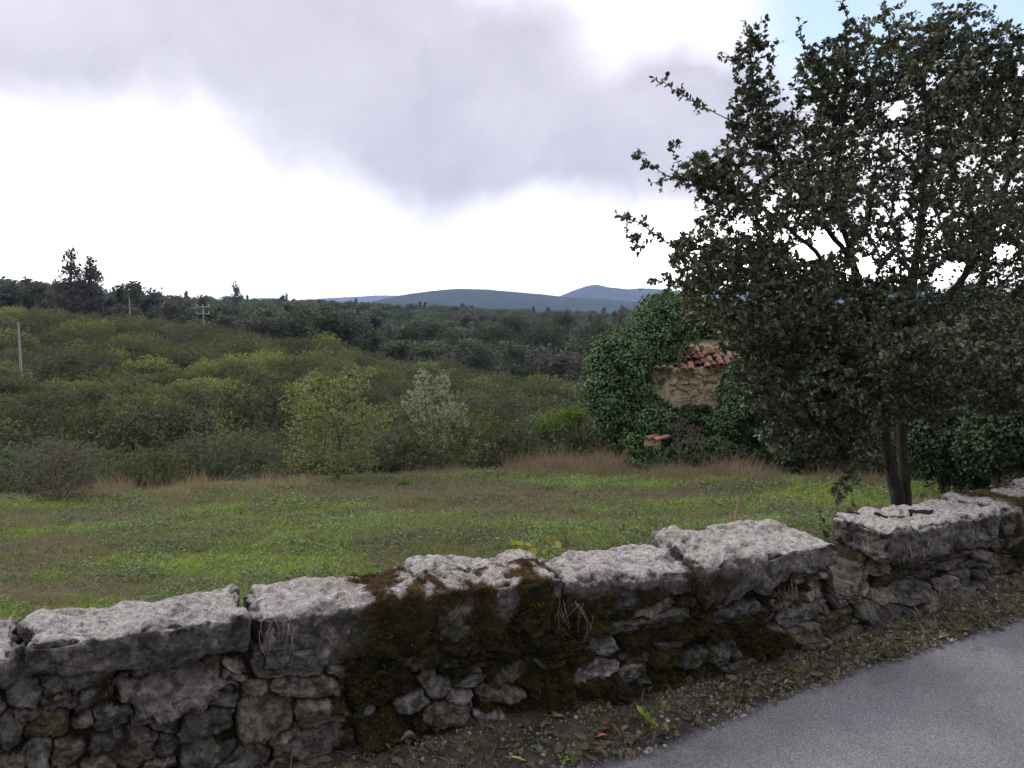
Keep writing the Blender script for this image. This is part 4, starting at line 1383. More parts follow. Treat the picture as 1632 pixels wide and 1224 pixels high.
    s, z, rel, idx, ti, gap, h, ns, nz = stone_field(0, .42, 0, hh, [], 33, 0.015, 0.015, 0.04, 0.09, 0.04, 1.3)
    V = np.stack([s - .21, -rel, z], 1)
    q_i = np.arange(nz - 1)[:, None] * ns + np.arange(ns - 1)[None, :]
    q = np.stack([q_i, q_i + 1, q_i + ns + 1, q_i + ns], -1).reshape(-1, 4)
    b = len(V)
    V = np.concatenate([V, [(-.18, .02, 0), (.18, .02, 0), (.16, .3, 0), (-.14, .3, 0), (-.17, .02, hh * .97), (.18, .02, hh), (.15, .3, hh), (-.12, .3, hh * .9)]])
    q = np.concatenate([q, np.array([(1, 2, 6, 5), (2, 3, 7, 6), (3, 0, 4, 7), (4, 5, 6, 7)]) + b])
    c = tan[ti % 8] * (1 - gap[:, None]) + np.array((0.1, 0.06, 0.03)) * gap[:, None]
    c = np.concatenate([c, np.tile((0.16, 0.12, 0.08), (8, 1))])
    mk('masonry', V, q, mat=M_ST, parent=R_, attrs={'Col': c})
    for a_, k_ in (((-.18, -.1, hh + .03, -.9, .1, .3), .40), ((.02, -.12, hh + .01, -1.2, .15, .1), .44), ((-.05, -.2, hh - .42, -1.0, -.2, .1), .25)):
        VV.clear(), QQ.clear(), CC.clear()
        base = 0
        tile(*a_, L=k_, col=(.30, .14, .105))
        mk('roof_tile', np.concatenate(VV), np.concatenate(QQ), mat=bpy.data.materials['roof_tile'], parent=R_, attrs={'Col': np.concatenate(CC)})


build_hut()


# ------------------------------------------------------------------ scatter (stuff nobody could count)
def scatter(name, protos, P, rot, scl, tint, idx, kind='stuff'):
    """points with attributes -> instances of the prototype meshes; one object"""
    coll = bpy.data.collections.new(name + '_kinds')
    for k, pr in enumerate(protos):
        for c in list(pr.users_collection):
            c.objects.unlink(pr)
        pr.name = '%s_kind_%02d' % (name, k)
        coll.objects.link(pr)
    me = bpy.data.meshes.new(name)
    me.vertices.add(len(P))
    me.vertices.foreach_set("co", np.asarray(P, np.float32).ravel())
    for nm, dt, arr, key in (('rot', 'FLOAT_VECTOR', rot, 'vector'), ('scl', 'FLOAT_VECTOR', scl, 'vector'), ('tint', 'FLOAT', tint, 'value'), ('idx', 'INT', idx, 'value')):
        a = me.attributes.new(nm, dt, 'POINT')
        a.data.foreach_set(key, np.asarray(arr, np.int32 if dt == 'INT' else np.float32).ravel())
    o = bpy.data.objects.new(name, me)
    COL.objects.link(o)
    ng = bpy.data.node_groups.new(name + '_nodes', 'GeometryNodeTree')
    ng.interface.new_socket('Geometry', in_out='INPUT', socket_type='NodeSocketGeometry')
    ng.interface.new_socket('Geometry', in_out='OUTPUT', socket_type='NodeSocketGeometry')
    gi, go = ng.nodes.new('NodeGroupInput'), ng.nodes.new('NodeGroupOutput')
    iop = ng.nodes.new('GeometryNodeInstanceOnPoints')
    ci = ng.nodes.new('GeometryNodeCollectionInfo')
    ci.inputs['Collection'].default_value = coll
    ci.inputs['Separate Children'].default_value = True
    ci.inputs['Reset Children'].default_value = True

    def na(nm, dt):
        n = ng.nodes.new('GeometryNodeInputNamedAttribute')
        n.data_type = dt
        n.inputs[0].default_value = nm
        return n.outputs[0]
    L = ng.links.new
    L(gi.outputs[0], iop.inputs['Points'])
    L(ci.outputs[0], iop.inputs['Instance'])
    iop.inputs['Pick Instance'].default_value = True
    L(na('idx', 'INT'), iop.inputs['Instance Index'])
    L(na('rot', 'FLOAT_VECTOR'), iop.inputs['Rotation'])
    L(na('scl', 'FLOAT_VECTOR'), iop.inputs['Scale'])
    L(iop.outputs[0], go.inputs[0])
    md = o.modifiers.new('scatter', 'NODES')
    md.node_group = ng
    o['kind'] = kind
    return o


def blade_proto(n, rad, h, w, rg, mat, lean=0.5, name='tuft', v0=0.5):
    """a tuft of grass: bent tapering blades"""
    a = rg.uniform(0, 2 * np.pi, n)
    r = rad * np.sqrt(rg.random(n))
    P = np.stack([np.cos(a) * r, np.sin(a) * r, np.zeros(n)], 1)
    d = unit(np.stack([rg.normal(0, lean, n), rg.normal(0, lean, n), np.ones(n)], 1))
    sd = unit(np.cross(d, rg.normal(size=(n, 3))))
    H = (h * rg.uniform(0.4, 1.2, n))[:, None]
    W = w * rg.uniform(0.6, 1.3, n)[:, None] * 0.5
    out = np.stack([d[:, 0], d[:, 1], np.zeros(n)], 1) * H * 0.5
    m = P + d * H * 0.5
    t = P + d * H * 0.95 + out * 0.6
    V = np.stack([P - sd * W, P + sd * W, m + sd * W * .8, m - sd * W * .8, t], 1).reshape(-1, 3)
    i = np.arange(n)[:, None] * 5
    return mk(name, V, quads=i + np.array([[0, 1, 2, 3]]), tris=i + np.array([[3, 2, 4]]), mat=mat, smooth=False,
              attrs={'v': np.repeat(np.clip(rg.normal(v0, 0.25, n), 0, 1), 5)})


def leafy_proto(n, rad, h, L, rg, mat, name='herb', wd=0.7):
    """low herb: small leaves held over the ground"""
    a = rg.uniform(0, 2 * np.pi, n)
    r = rad * np.sqrt(rg.random(n))
    P = np.stack([np.cos(a) * r, np.sin(a) * r, h * rg.random(n)], 1)
    D = unit(np.stack([rg.normal(size=n), rg.normal(size=n), rg.normal(0.25, .35, n)], 1))
    LL = L * rg.uniform(0.5, 1.3, n)
    V, Q = leaf_batch(P, D, unit(rg.normal(0, .5, (n, 3)) + [0, 0, 1]), LL, LL * wd)
    return mk(name, V, Q, mat=mat, smooth=False, attrs={'v': np.repeat(rg.random(n), 6)})


M_GRASS = leaf_mat('grass_blade', [(0.271, 0.230, 0.183), (0.212, 0.212, 0.124), (0.224, 0.277, 0.083), (0.378, 0.496, 0.094)], 0.3, 0.6, True)
M_HERB = leaf_mat('herb_leaf', [(0.216, 0.180, 0.150), (0.144, 0.144, 0.102), (0.144, 0.186, 0.090), (0.240, 0.324, 0.120)], 0.25, 0.6, True)
M_DRY = leaf_mat('dry_stalk', [(0.14, 0.105, 0.08), (0.24, 0.182, 0.135), (0.36, 0.29, 0.22), (0.50, 0.44, 0.36)], 0.2, 0.8, True)


def build_field():
    rg = np.random.default_rng(41)
    N1 = 62000
    # denser close to the wall where single blades show
    yy = 3.3 + (20.5 - 3.3) * rg.random(N1) ** 1.15
    xx = rg.uniform(-0.78, 0.78, N1) * (yy + 1.0)
    ok = ((yy - ext(WL, xx)) * 0.92 > 0.45)
    xx, yy = xx[ok], yy[ok]
    edge = 18.3 - 2.2 * sst(-xx, 3, 11) - 1.2 * sst(xx, 2, 9) + 1.6 * np.exp(-((xx + .5) / 3.) ** 2)
    ok = yy < edge + 1.2
    xx, yy = xx[ok], yy[ok]
    g = field_patch(xx, yy)
    n = len(xx)
    herb = (rg.random(n) < 0.16 + 0.30 * (pn(xx * .8, yy * .8, 3.) > .1))
    idx = np.where(herb, rg.integers(4, 7, n), rg.integers(0, 4, n))
    dry = rg.random(n) < 0.16 * (1 - g) + 0.035
    idx = np.where(dry, 7, idx)
    k = rg.uniform(0.7, 1.35, n) * (0.75 + 0.5 * g)
    protos = [blade_proto(34, 0.11, hh, 0.0055, rg, M_GRASS, .55) for hh in (0.045, 0.06, 0.075, 0.05)] + \
             [leafy_proto(46, 0.13, hh, 0.026, rg, M_HERB) for hh in (0.03, 0.045, 0.06)] + [blade_proto(10, 0.08, 0.11, 0.003, rg, M_DRY, .9)]
    P = np.stack([xx, yy, ground(xx, yy) - 0.004], 1)
    rot = np.stack([rg.normal(0, .08, n), rg.normal(0, .08, n), rg.uniform(0, 6.28, n)], 1)
    s = np.stack([k * 1.1, k * 1.1, k * rg.uniform(.8, 1.2, n)], 1) * (1 + 0.05 * np.maximum(yy - 8, 0))[:, None]
    scatter('grass', protos, P, rot, s, np.clip(g + rg.normal(0, .12, n), 0, 1), idx)
    # low dense weeds right behind the wall
    n = 2600
    sx = rg.uniform(s_of_x(-2.6), s_of_x(5.5), n)
    off = 0.42 + rg.random(n) ** 1.4 * 1.3
    X, Y = wall_pt(sx, off)
    protos = [leafy_proto(60, 0.12, hh, 0.035, rg, M_HERB) for hh in (0.10, 0.16, 0.22)]
    k = rg.uniform(.7, 1.3, n)
    scatter('weeds', protos, np.stack([X, Y, ground(X, Y)], 1), np.stack([0 * k, 0 * k, rg.uniform(0, 6.28, n)], 1), np.stack([k, k, k], 1), rg.uniform(.2, .8, n), rg.integers(0, 3, n))


build_field()


def build_dry_grass():
    rg = np.random.default_rng(43)
    protos = [blade_proto(26, 0.34, hh, 0.009, rg, M_DRY, ln, v0=.45) for hh, ln in ((0.32, .6), (0.48, .45), (0.66, .3))] + [blade_proto(45, 0.3, .5, 0.010, rg, M_DRY, .6, v0=.4)]
    X, Y, K, T = [], [], [], []

    def band(p0, p1, w, n, k, t):
        # between two points of the ground at distance y (px, y)
        f = rg.random(n)
        px = p0[0] + (p1[0] - p0[0]) * f
        y = p0[1] + (p1[1] - p0[1]) * f + rg.normal(0, w, n)
        X.append((px - 816) / F_PX * y)
        Y.append(y)
        K.append(np.full(n, k))
        T.append(np.clip(rg.normal(t, .12, n), 0, 1))
    band((820, 20.6), (985, 19.6), .55, 620, 1.1, .30)
    band((640, 20.3), (840, 20.6), .35, 200, .62, .30)
    band((930, 18.8), (1060, 18.6), .45, 260, .7, .33)
    band((1040, 18.4), (1260, 18.0), .5, 560, .85, .34)
    band((90, 16.4), (520, 17.8), .5, 520, .80, .66)
    band((640, 19.8), (900, 19.8), .7, 340, .5, .45)
    band((1200, 17.2), (1420, 16.0), .45, 380, .72, .30)
    band((1440, 13.0), (1700, 10.0), .6, 170, .62, .55)
    band((240, 17.8), (480, 18.3), .35, 230, .42, .60)
    band((480, 18.2), (640, 19.4), .3, 160, .42, .34)
    band((0, 16.4), (240, 17.4), .3, 150, .35, .2)
    X, Y, K, T = map(np.concatenate, (X, Y, K, T))
    cl = fbm(X * 1.1, Y * 1.1, 4.)
    ok = rg.random(len(X)) < np.clip(0.62 + 0.9 * cl, .1, 1)
    X, Y, K, T, cl = X[ok], Y[ok], K[ok], T[ok], cl[ok]
    n = len(X)
    K = K * .85 * rg.uniform(.45, 1.15, n) * (1 + .55 * cl)
    T = np.clip(T + .3 * pn(X * 1.7, Y * 1.7, 9.), 0, 1)
    scatter('dry_grass', protos, np.stack([X, Y, ground(X, Y)], 1), np.stack([rg.normal(0, .12, n), rg.normal(0, .12, n), rg.uniform(0, 6.28, n)], 1), np.stack([K, K, K], 1), T, rg.integers(0, 4, n))


build_dry_grass()


def bush_proto(rg, n, leaf, mat, h=1.0, lobes=5, spiky=0.0, name='bush'):
    """unit bush about 1 m across: leaves in lobes on short stems"""
    c = np.stack([rg.normal(0, .24, lobes), rg.normal(0, .24, lobes), rg.uniform(.25, .6, lobes) * h], 1)
    r = rg.uniform(.2, .36, lobes)
    k = rg.integers(0, lobes, n)
    d = unit(rg.normal(size=(n, 3)))
    rr = (rg.random(n) ** .35) * (1 + .25 * pn(d[:, 0] * 3 + k, d[:, 1] * 3, d[:, 2] * 3)) + spiky * rg.random(n) ** 4
    P = c[k] + d * (r[k] * rr)[:, None] * np.array([1, 1, 1.1])
    P[:, 2] = np.maximum(P[:, 2], 0.02)
    D = unit(d + rg.normal(0, .6, (n, 3)) + [0, 0, .3])
    LL = leaf * rg.uniform(.5, 1.3, n)
    V, Q = leaf_batch(P, D, unit(d * .5 + rg.normal(0, .6, (n, 3)) + [0, 0, .5]), LL, LL * .55)
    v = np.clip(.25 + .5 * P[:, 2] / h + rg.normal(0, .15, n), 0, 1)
    return mk(name, V, Q, mat=mat, smooth=False, attrs={'v': np.repeat(v, 6)})


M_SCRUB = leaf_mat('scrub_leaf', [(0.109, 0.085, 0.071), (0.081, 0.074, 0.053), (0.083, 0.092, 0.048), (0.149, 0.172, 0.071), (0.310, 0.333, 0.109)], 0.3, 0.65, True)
M_SCRUBD = leaf_mat('scrub_dark_leaf', [(0.040, 0.052, 0.037), (0.071, 0.090, 0.057), (0.138, 0.161, 0.101)], 0.25, 0.65, True)


def build_scrub():
    rg = np.random.default_rng(51)
    protos = [bush_proto(rg, 1500, .06, M_SCRUB, 1.0, 7, .3) for _ in range(4)] + [bush_proto(rg, 1500, .06, M_SCRUBD, 1.0, 7, .1) for _ in range(2)] + [bush_proto(rg, 1100, .07, M_SCRUB, 1.3, 4, .6) for _ in range(2)]
    n = 5800
    yy = 17.0 + (150 - 17) * rg.random(n) ** 1.35
    uu = rg.uniform(-0.78, 0.34, n)
    # the hill ends where it falls to the wooded valley
    lim = np.interp(uu, [-.75, -.45, -.25, -.08, .08, .3], [140, 125, 100, 85, 72, 66])
    ok = (yy < lim + rg.normal(0, 4, n)) & (yy > np.interp(uu, [-.75, -.5, -.3, -.1, .3], [17.3, 18.0, 20.5, 22, 22.5]))
    yy, uu = yy[ok], uu[ok]
    xx = uu * yy
    n = len(xx)
    patch = 0.5 + .6 * fbm(xx * .07, yy * .05, 2., 4, .6)
    t = np.clip(0.42 + .75 * (patch - .4) * sst(yy, 28, 55) + rg.normal(0, .30, n), 0, 1)
    low = 1 - sst(yy, 24, 40)
    t = t * (1 - .15 * low)
    dark = rg.random(n) < (.12 + .38 * low)
    idx = np.where(dark, rg.integers(4, 6, n), np.where(rg.random(n) < .15, rg.integers(6, 8, n), rg.integers(0, 4, n)))
    k = (0.75 + 1.7 * rg.random(n) ** 1.9) * (0.85 + 0.5 * sst(yy, 30, 90))
    k = k * (1 - .5 * (1 - sst(yy, 19, 25)))
    s = np.stack([k * 1.35, k * 1.35, k * rg.uniform(.7, 1.05, n)], 1)
    P = np.stack([xx, yy, ground(xx, yy) - .1], 1)
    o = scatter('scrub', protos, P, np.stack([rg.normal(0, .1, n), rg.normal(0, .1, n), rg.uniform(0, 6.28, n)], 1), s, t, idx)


build_scrub()


# ------------------------------------------------------------------ the wood in the valley and on the ridge
M_PINE = leaf_mat('pine_needle', [(0.045, 0.062, 0.044), (0.076, 0.102, 0.062), (0.120, 0.152, 0.080), (0.20, 0.22, 0.12)], 0.2, 0.7, True)
M_GUM = leaf_mat('gum_leaf', [(0.06, 0.058, 0.055), (0.09, 0.088, 0.078), (0.14, 0.14, 0.12)], 0.25, 0.6, True)
M_BARKFAR = plain_mat('far_bark', (0.16, 0.14, 0.125), 0.9, 3, .3)


def tree_proto(rg, kind, n=1500, leaf=.3):
    """unit tree of height 10: (crown verts, quads, v), (trunk verts, quads)"""
    if kind == 'pine':        # rounded umbrella crown on a bare trunk
        lob = [(rg.normal(0, 1.1), rg.normal(0, 1.1), rg.uniform(7.0, 9.0), rg.uniform(1.1, 1.9), rg.uniform(.7, 1.2)) for _ in range(9)]
    elif kind == 'round':
        lob = [(rg.normal(0, 1.2), rg.normal(0, 1.2), rg.uniform(3.0, 8.3), rg.uniform(1.2, 2.0), rg.uniform(1.1, 1.7)) for _ in range(11)]
    elif kind == 'cypress':
        lob = [(rg.normal(0, .1), rg.normal(0, .1), z, .75 * (1 - (z / 11.)) + .15, .9) for z in np.arange(1, 10, .8)]
    else:                      # 'gum': tall, narrow, ragged
        lob = [(rg.normal(0, .8) * (1.15 - z / 10.5), rg.normal(0, .8) * (1.15 - z / 10.5), z, rg.uniform(.6, 1.1) * (1.3 - z / 11.), rg.uniform(.6, .9)) for z in np.linspace(2.2, 9.4, 15)]
    B = np.array(lob)
    k = rg.integers(0, len(B), n)
    d = unit(rg.normal(size=(n, 3)))
    r = rg.random(n) ** .4 * (1 + .35 * pn(d[:, 0] * 2.5 + k, d[:, 1] * 2.5, d[:, 2] * 2.5))
    P = B[k, :3] + d * r[:, None] * np.stack([B[k, 3], B[k, 3], B[k, 4]], 1)
    D = unit(rg.normal(size=(n, 3)) + d * .5)
    LL = leaf * rg.uniform(.5, 1.3, n)
    LV, LQ = leaf_batch(P, D, unit(rg.normal(0, .6, (n, 3)) + [0, 0, .7]), LL, LL * .6)
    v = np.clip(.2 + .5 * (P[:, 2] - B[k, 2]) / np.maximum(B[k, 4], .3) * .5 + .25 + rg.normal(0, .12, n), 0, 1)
    tr = [smooth_tube([(0, 0, -.6), (.05, 0, 3), (-.05, .05, 6), (0, 0, B[:, 2].max() - .3)], [.2, .15, .11, .05], 6, 3)]
    for j in range(min(6, len(B))):
        b = B[j]
        tr.append(smooth_tube([(0, 0, b[2] * .72), ((b[0]) * .5, b[1] * .5, b[2] * .88), (b[0], b[1], b[2])], [.08, .06, .03], 5, 2))
    TV, TQ = merge(*tr)
    return (LV, LQ, np.repeat(v, 6)), (TV, TQ)


def joined_proto(rg, kind, mat, n, leaf):
    (LV, LQ, v), (TV, TQ) = tree_proto(rg, kind, n, leaf)
    V, Q = merge((LV, LQ), (TV, TQ))
    o = mk('wood_tree', V, Q, mat=mat, smooth=False, attrs={'v': np.concatenate([v, np.zeros(len(TV))])})
    o.data.materials.append(M_BARKFAR)
    mi = np.zeros(len(Q), np.int32)
    mi[len(LQ):] = 1
    o.data.polygons.foreach_set('material_index', mi)
    return o


def build_wood():
    rg = np.random.default_rng(61)
    kinds = [('pine', M_PINE), ('pine', M_PINE), ('round', M_PINE), ('round', M_PINE), ('gum', M_GUM), ('cypress', M_PINE), ('round', M_GUM)]
    protos = [joined_proto(rg, k, m, 1000, .5) for k, m in kinds]
    n = 3600
    yy = 100 + (620 - 100) * rg.random(n) ** .8
    uu = rg.uniform(-.85, .72, n)
    lo = np.interp(uu, [-.75, -.45, -.25, -.08, .08, .3], [150, 140, 112, 98, 84, 80])
    ok = (yy > lo)
    yy, uu = yy[ok], uu[ok]
    xx = uu * yy
    n = len(xx)
    idx = rg.choice(7, n, p=[.28, .22, .17, .12, .07, .05, .09])
    t = np.clip(.42 + .5 * fbm(xx * .02, yy * .02, 3.) + rg.normal(0, .16, n), 0, 1)
    k = rg.uniform(.7, 1.12, n) * np.where(idx == 4, 1.1, 1) * np.where(yy < 150, .8, 1)
    wdt = rg.uniform(1.1, 1.6, n)
    P = np.stack([xx, yy, ground(xx, yy) - .2], 1)
    # 260 of them in the front row of the wood stand as trees of their own
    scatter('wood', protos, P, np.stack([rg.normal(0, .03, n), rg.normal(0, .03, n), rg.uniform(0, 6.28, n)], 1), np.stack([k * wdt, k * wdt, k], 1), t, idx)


build_wood()

M_PINE1 = leaf_mat('lone_pine_needle', [(0.030, 0.042, 0.020), (0.045, 0.062, 0.028), (0.075, 0.09, 0.04)], 0.2, 0.7)
M_GUM1 = leaf_mat('lone_gum_leaf', [(0.08, 0.08, 0.085), (0.12, 0.12, 0.12), (0.20, 0.20, 0.19)], 0.25, 0.6)


def lone_tree(px, top, y, kind, label, name='tree', wide=1.0, n=2600, leaf=.3, seed=0, group=None, mat=None):
    rg = np.random.default_rng(700 + seed)
    x = at_y(px, 500, y)[0]
    z = float(ground(x, y))
    h = (at_y(px, top, y)[2] - z) / 9.9
    T = thing(name, (x, y, z), label, 'tree', group)
    (LV, LQ, v), (TV, TQ) = tree_proto(rg, kind, n, leaf / max(h, .3))
    S = np.array([h * wide, h * wide, h])
    mk('crown', LV * S, LQ, mat=mat or (M_GUM1 if kind == 'gum' else M_PINE1), parent=T, attrs={'v': v}, smooth=False)
    mk('trunk', TV * S, TQ, mat=M_BARKFAR, parent=T)
    return T


def build_lone_trees():
    rg = np.random.default_rng(71)
    # the big pair on the ridge at left: one thing with its own crown outline
    y = 112.
    x = at_y(120, 500, y)[0]
    z = float(ground(x, y))
    for j, (label, pxs) in enumerate((
            ('tallest tree on the left ridge, tapering to a narrow point', [(114, 403, 7, 9), (110, 420, 12, 14), (118, 428, 10, 10), (112, 442, 17, 16), (120, 455, 18, 16), (103, 468, 20, 15), (122, 480, 24, 18), (91, 455, 8, 10), (88, 478, 13, 20), (108, 492, 22, 12)]),
            ('second, lower-topped tree right of the tallest on the left ridge', [(144, 417, 5, 8), (144, 430, 10, 11), (150, 440, 10, 10), (141, 450, 14, 14), (146, 466, 15, 14), (154, 476, 12, 20), (140, 485, 20, 16), (156, 492, 9, 12)]))):
        cx = pxs[0][0]
        xx = at_y(cx, 500, y)[0]
        zz = float(ground(xx, y))
        o = np.array([xx, y, zz])
        T = thing('ridge_tree', tuple(o), label, 'tree', 'pair of tall trees on the left ridge')
        B = []
        for px, py, rx, ry in pxs:
            rx = rx * 1.22
            c = at_y(px, py, y) - o
            B.append((c[0], c[1], c[2], rx * y / F_PX, rx * y / F_PX, ry * y / F_PX, rx * ry + 110))
        tg = in_blobs(B, 1100, rg, .1) + rg.normal(0, .25, (1100, 3))
        top = at_y(cx, pxs[0][1], y) - o
        A, par, tp = grow([[(0, 0, -.4), (0, 0, top[2] * .5), top]], tg, .5, rg, .3, .1)
        R = radii(par, tp, .018)
        V, Q = tubes(A, par, R, 5)
        mk('trunk', V, Q, mat=M_BARKFAR, parent=T)
        (LV, LQ), m = leaves_on(A, par, tp, rg, 8, .24, .14, 2, 1.2)
        mk('crown', LV, LQ, mat=M_GUM1, parent=T, attrs={'v': np.repeat(rg.random(m), 6)}, smooth=False)
    lone_tree(377, 453, 150, 'gum', 'narrow pointed tree standing above the wood behind the double-armed pole', 'gum_tree', .75, 1500, .45, 1)
    lone_tree(484, 482, 125, 'round', 'dark rounded tree at the top of the slope, right of the narrow pointed one', 'dark_tree', .8, 2200, .4, 2)
    lone_tree(457, 468, 330, 'gum', 'tiny wispy treetop breaking the ridge line', 'gum_tree', .6, 700, .7, 3)
    lone_tree(300, 492, 128, 'round', 'dark bushy tree left of the double-armed pole', 'dark_tree', 1.1, 2200, .4, 4)
    lone_tree(322, 505, 122, 'round', 'grey-leaved tree at the foot of the double-armed pole', 'grey_tree', 1.2, 2000, .4, 5, mat=M_GUM1)
    # pines of the valley seen against the wood, nearest row
    specs = [(905, 496, 175), (990, 487, 150), (965, 500, 140), (940, 505, 150), (880, 515, 130), (850, 520, 125), (925, 520, 118), (960, 530, 112), (1000, 510, 120),
             (815, 505, 160), (790, 512, 150), (760, 505, 170), (830, 500, 190), (720, 515, 140), (690, 508, 160), (650, 520, 130), (620, 515, 140), (585, 520, 130), (555, 512, 150), (520, 518, 140)]
    ks = ['pine', 'gum', 'pine', 'round', 'pine']
    for j, (px, top, y) in enumerate(specs):
        k = ks[j % 5]
        lone_tree(px, top, y, k, 'mid-green tree in the front row of the valley wood', 'valley_tree', .9, 1500, .38, 20 + j, 'trees in the front row of the valley wood')


build_lone_trees()


# ------------------------------------------------------------------ utility poles
def build_poles():
    M_CON = plain_mat('pole_concrete', (0.42, 0.41, 0.40), 0.9, 8, .25)
    M_STEEL = plain_mat('galvanised_steel', (0.45, 0.46, 0.48), 0.5, 8, .1)
    specs = [(28, 513, 622, 50., 'notched concrete pole standing lowest on the slope at the far left', 0, .08), (207, 474, 520, 118., 'bare pale pole without arms on the skyline slope', 0, .11), (324, 487, 528, 118., 'pole with two short crossarms and insulators beside the grey tree', 2, .11)]
    for px, top, bot, y, label, arms, w in specs:
        x = at_y(px, 500, y)[0]
        z = float(ground(x, y))
        zt = at_y(px, top, y)[2]
        h = zt - z
        T = thing('utility_pole', (x, y, z), label, 'pole', 'utility poles on the slope')
        V, Q = [], []
        # H-section concrete shaft, tapering, with rungs in the web
        def bx(x0, x1, y0, y1, z0, z1, tp=1.0):
            b = len(V)
            for zz, k in ((z0, 1.0), (z1, tp)):
                for a, c in ((x0, y0), (x1, y0), (x1, y1), (x0, y1)):
                    V.append((a * k, c * k, zz))
            Q.extend([(b, b + 3, b + 2, b + 1), (b + 4, b + 5, b + 6, b + 7), (b, b + 1, b + 5, b + 4), (b + 1, b + 2, b + 6, b + 5), (b + 2, b + 3, b + 7, b + 6), (b + 3, b, b + 4, b + 7)])
        bx(-w, -w * .45, -w * .6, w * .6, -.3, h, .62)
        bx(w * .45, w, -w * .6, w * .6, -.3, h, .62)
        bx(-w * .44, w * .44, -w * .2, w * .2, -.3, h - .01, .62)
        nr = int(h / .42)
        for r in range(nr):
            zz = .2 + r * .42
            k = 1 - .38 * zz / h
            bx(-w * .44 * k, w * .44 * k, -w * .5 * k, w * .5 * k, zz, zz + .16)
        mk('shaft', V, Q, mat=M_CON, parent=T, smooth=False)
        for a in range(arms):
            V, Q = [], []
            zz = h - .25 - a * 1.0
            hl = .95 if arms else .3
            bx(-hl, hl, -.16, -.07, zz, zz + .12)
            ar = mk('crossarm', V, Q, mat=M_STEEL, parent=T, smooth=False)
            for xx in (-hl * .9, 0, hl * .9) if arms else (-.25, .25):
                pts = [(xx, -.115, zz + .1), (xx, -.115, zz + .2), (xx, -.115, zz + .42)]
                v1, q1 = smooth_tube(pts, [.03, .07, .04], 8, 4)
                mk('insulator', v1, q1, mat=plain_mat('insulator_glass', (.6, .64, .64), .3, 3, .05) if 'insulator_glass' not in bpy.data.materials else bpy.data.materials['insulator_glass'], parent=ar)


build_poles()


# ------------------------------------------------------------------ far hills
def build_hills():
    m, N = mat_new('wooded_hillside')
    out = N.n('ShaderNodeOutputMaterial')
    pos = N.n('ShaderNodeTexCoord').outputs['Object']
    f = N.noise(pos, 0.02, 8, .7)
    p = N.n('ShaderNodeBsdfPrincipled')
    N.link(N.ramp(f, [(.35, (.018, .030, .018)), (.55, (.035, .05, .028)), (.72, (.07, .075, .05))]), p.inputs['Base Color'])
    p.inputs['Roughness'].default_value = 1
    p.inputs['Specular IOR Level'].default_value = 0.05
    N.link(p.outputs[0], out.inputs['Surface'])

    def ridge(y, prof, depth, foot, seed, bump):
        px = np.array([a for a, b in prof], float)
        zt = np.array([at_y(a, b, y)[2] for a, b in prof])
        xs_ = np.array([at_y(a, 480, y)[0] for a in px])
        step = y / F_PX * .8
        xs = np.arange(xs_[0], xs_[-1], step)
        ts = np.linspace(-1, 1, 90)
        X, T_ = np.meshgrid(xs, ts)
        x, t = X.ravel(), T_.ravel()
        top = np.interp(x, xs_, zt)
        k = np.exp(-(np.abs(t) * 1.7) ** 2)
        Y = y + t * depth
        z = foot + (top - foot) * k
        gul = fbm(x / (depth * .30), Y / (depth * .35), seed, 4, .55)
        z = z + gul * (top - foot) * .30 * (1 - k) * np.clip(k * 4, 0, 1) + bump * pn(x / (step * 4), Y / (step * 5), 2.) * k + bump * .6 * pn(x / (step * 1.6), Y / step / 2, 7.) * k
        n = len(xs)
        i = np.arange(len(ts) - 1)[:, None] * n + np.arange(n - 1)[None, :]
        q = np.stack([i, i + 1, i + n + 1, i + n], -1).reshape(-1, 4)
        tag(mk('hills', np.stack([x, Y, z], 1), q, mat=m), kind='structure')
    ridge(7200, [(380, 500), (470, 480), (520, 475.5), (560, 473.5), (600, 471), (640, 471), (700, 474), (800, 480), (1000, 500)], 900, -60, 1., 4)
    ridge(4600, [(780, 510), (860, 484), (888, 474), (912, 464), (934, 456), (948, 453.5), (966, 458), (1000, 461.5), (1020, 459.5), (1045, 461), (1065, 466), (1110, 468), (1180, 462), (1260, 456), (1350, 458), (1450, 466), (1600, 475), (1800, 470)], 1500, -60, 2., 3)
    ridge(2500, [(520, 505), (590, 484), (625, 475), (655, 469), (695, 463.5), (732, 460.5), (780, 462), (830, 466.5), (870, 470), (900, 474), (960, 477), (1010, 482), (1100, 476), (1250, 480), (1500, 488), (1800, 480)], 1100, -50, 3., 2.4)


build_hills()


# ------------------------------------------------------------------ verge: gravel, litter, fallen leaves, small plants
def verge_points(n, rg, lo=0.0, hi=1.0, x0=-1.0, x1=4.2):
    """points between the asphalt edge (0) and the wall foot (1)"""
    x = rg.uniform(x0, x1, n)
    f = rg.uniform(lo, hi, n)
    ye, yw = ext(RE, x), ext(WL, x) - 0.03
    return x, ye + (yw - ye) * f


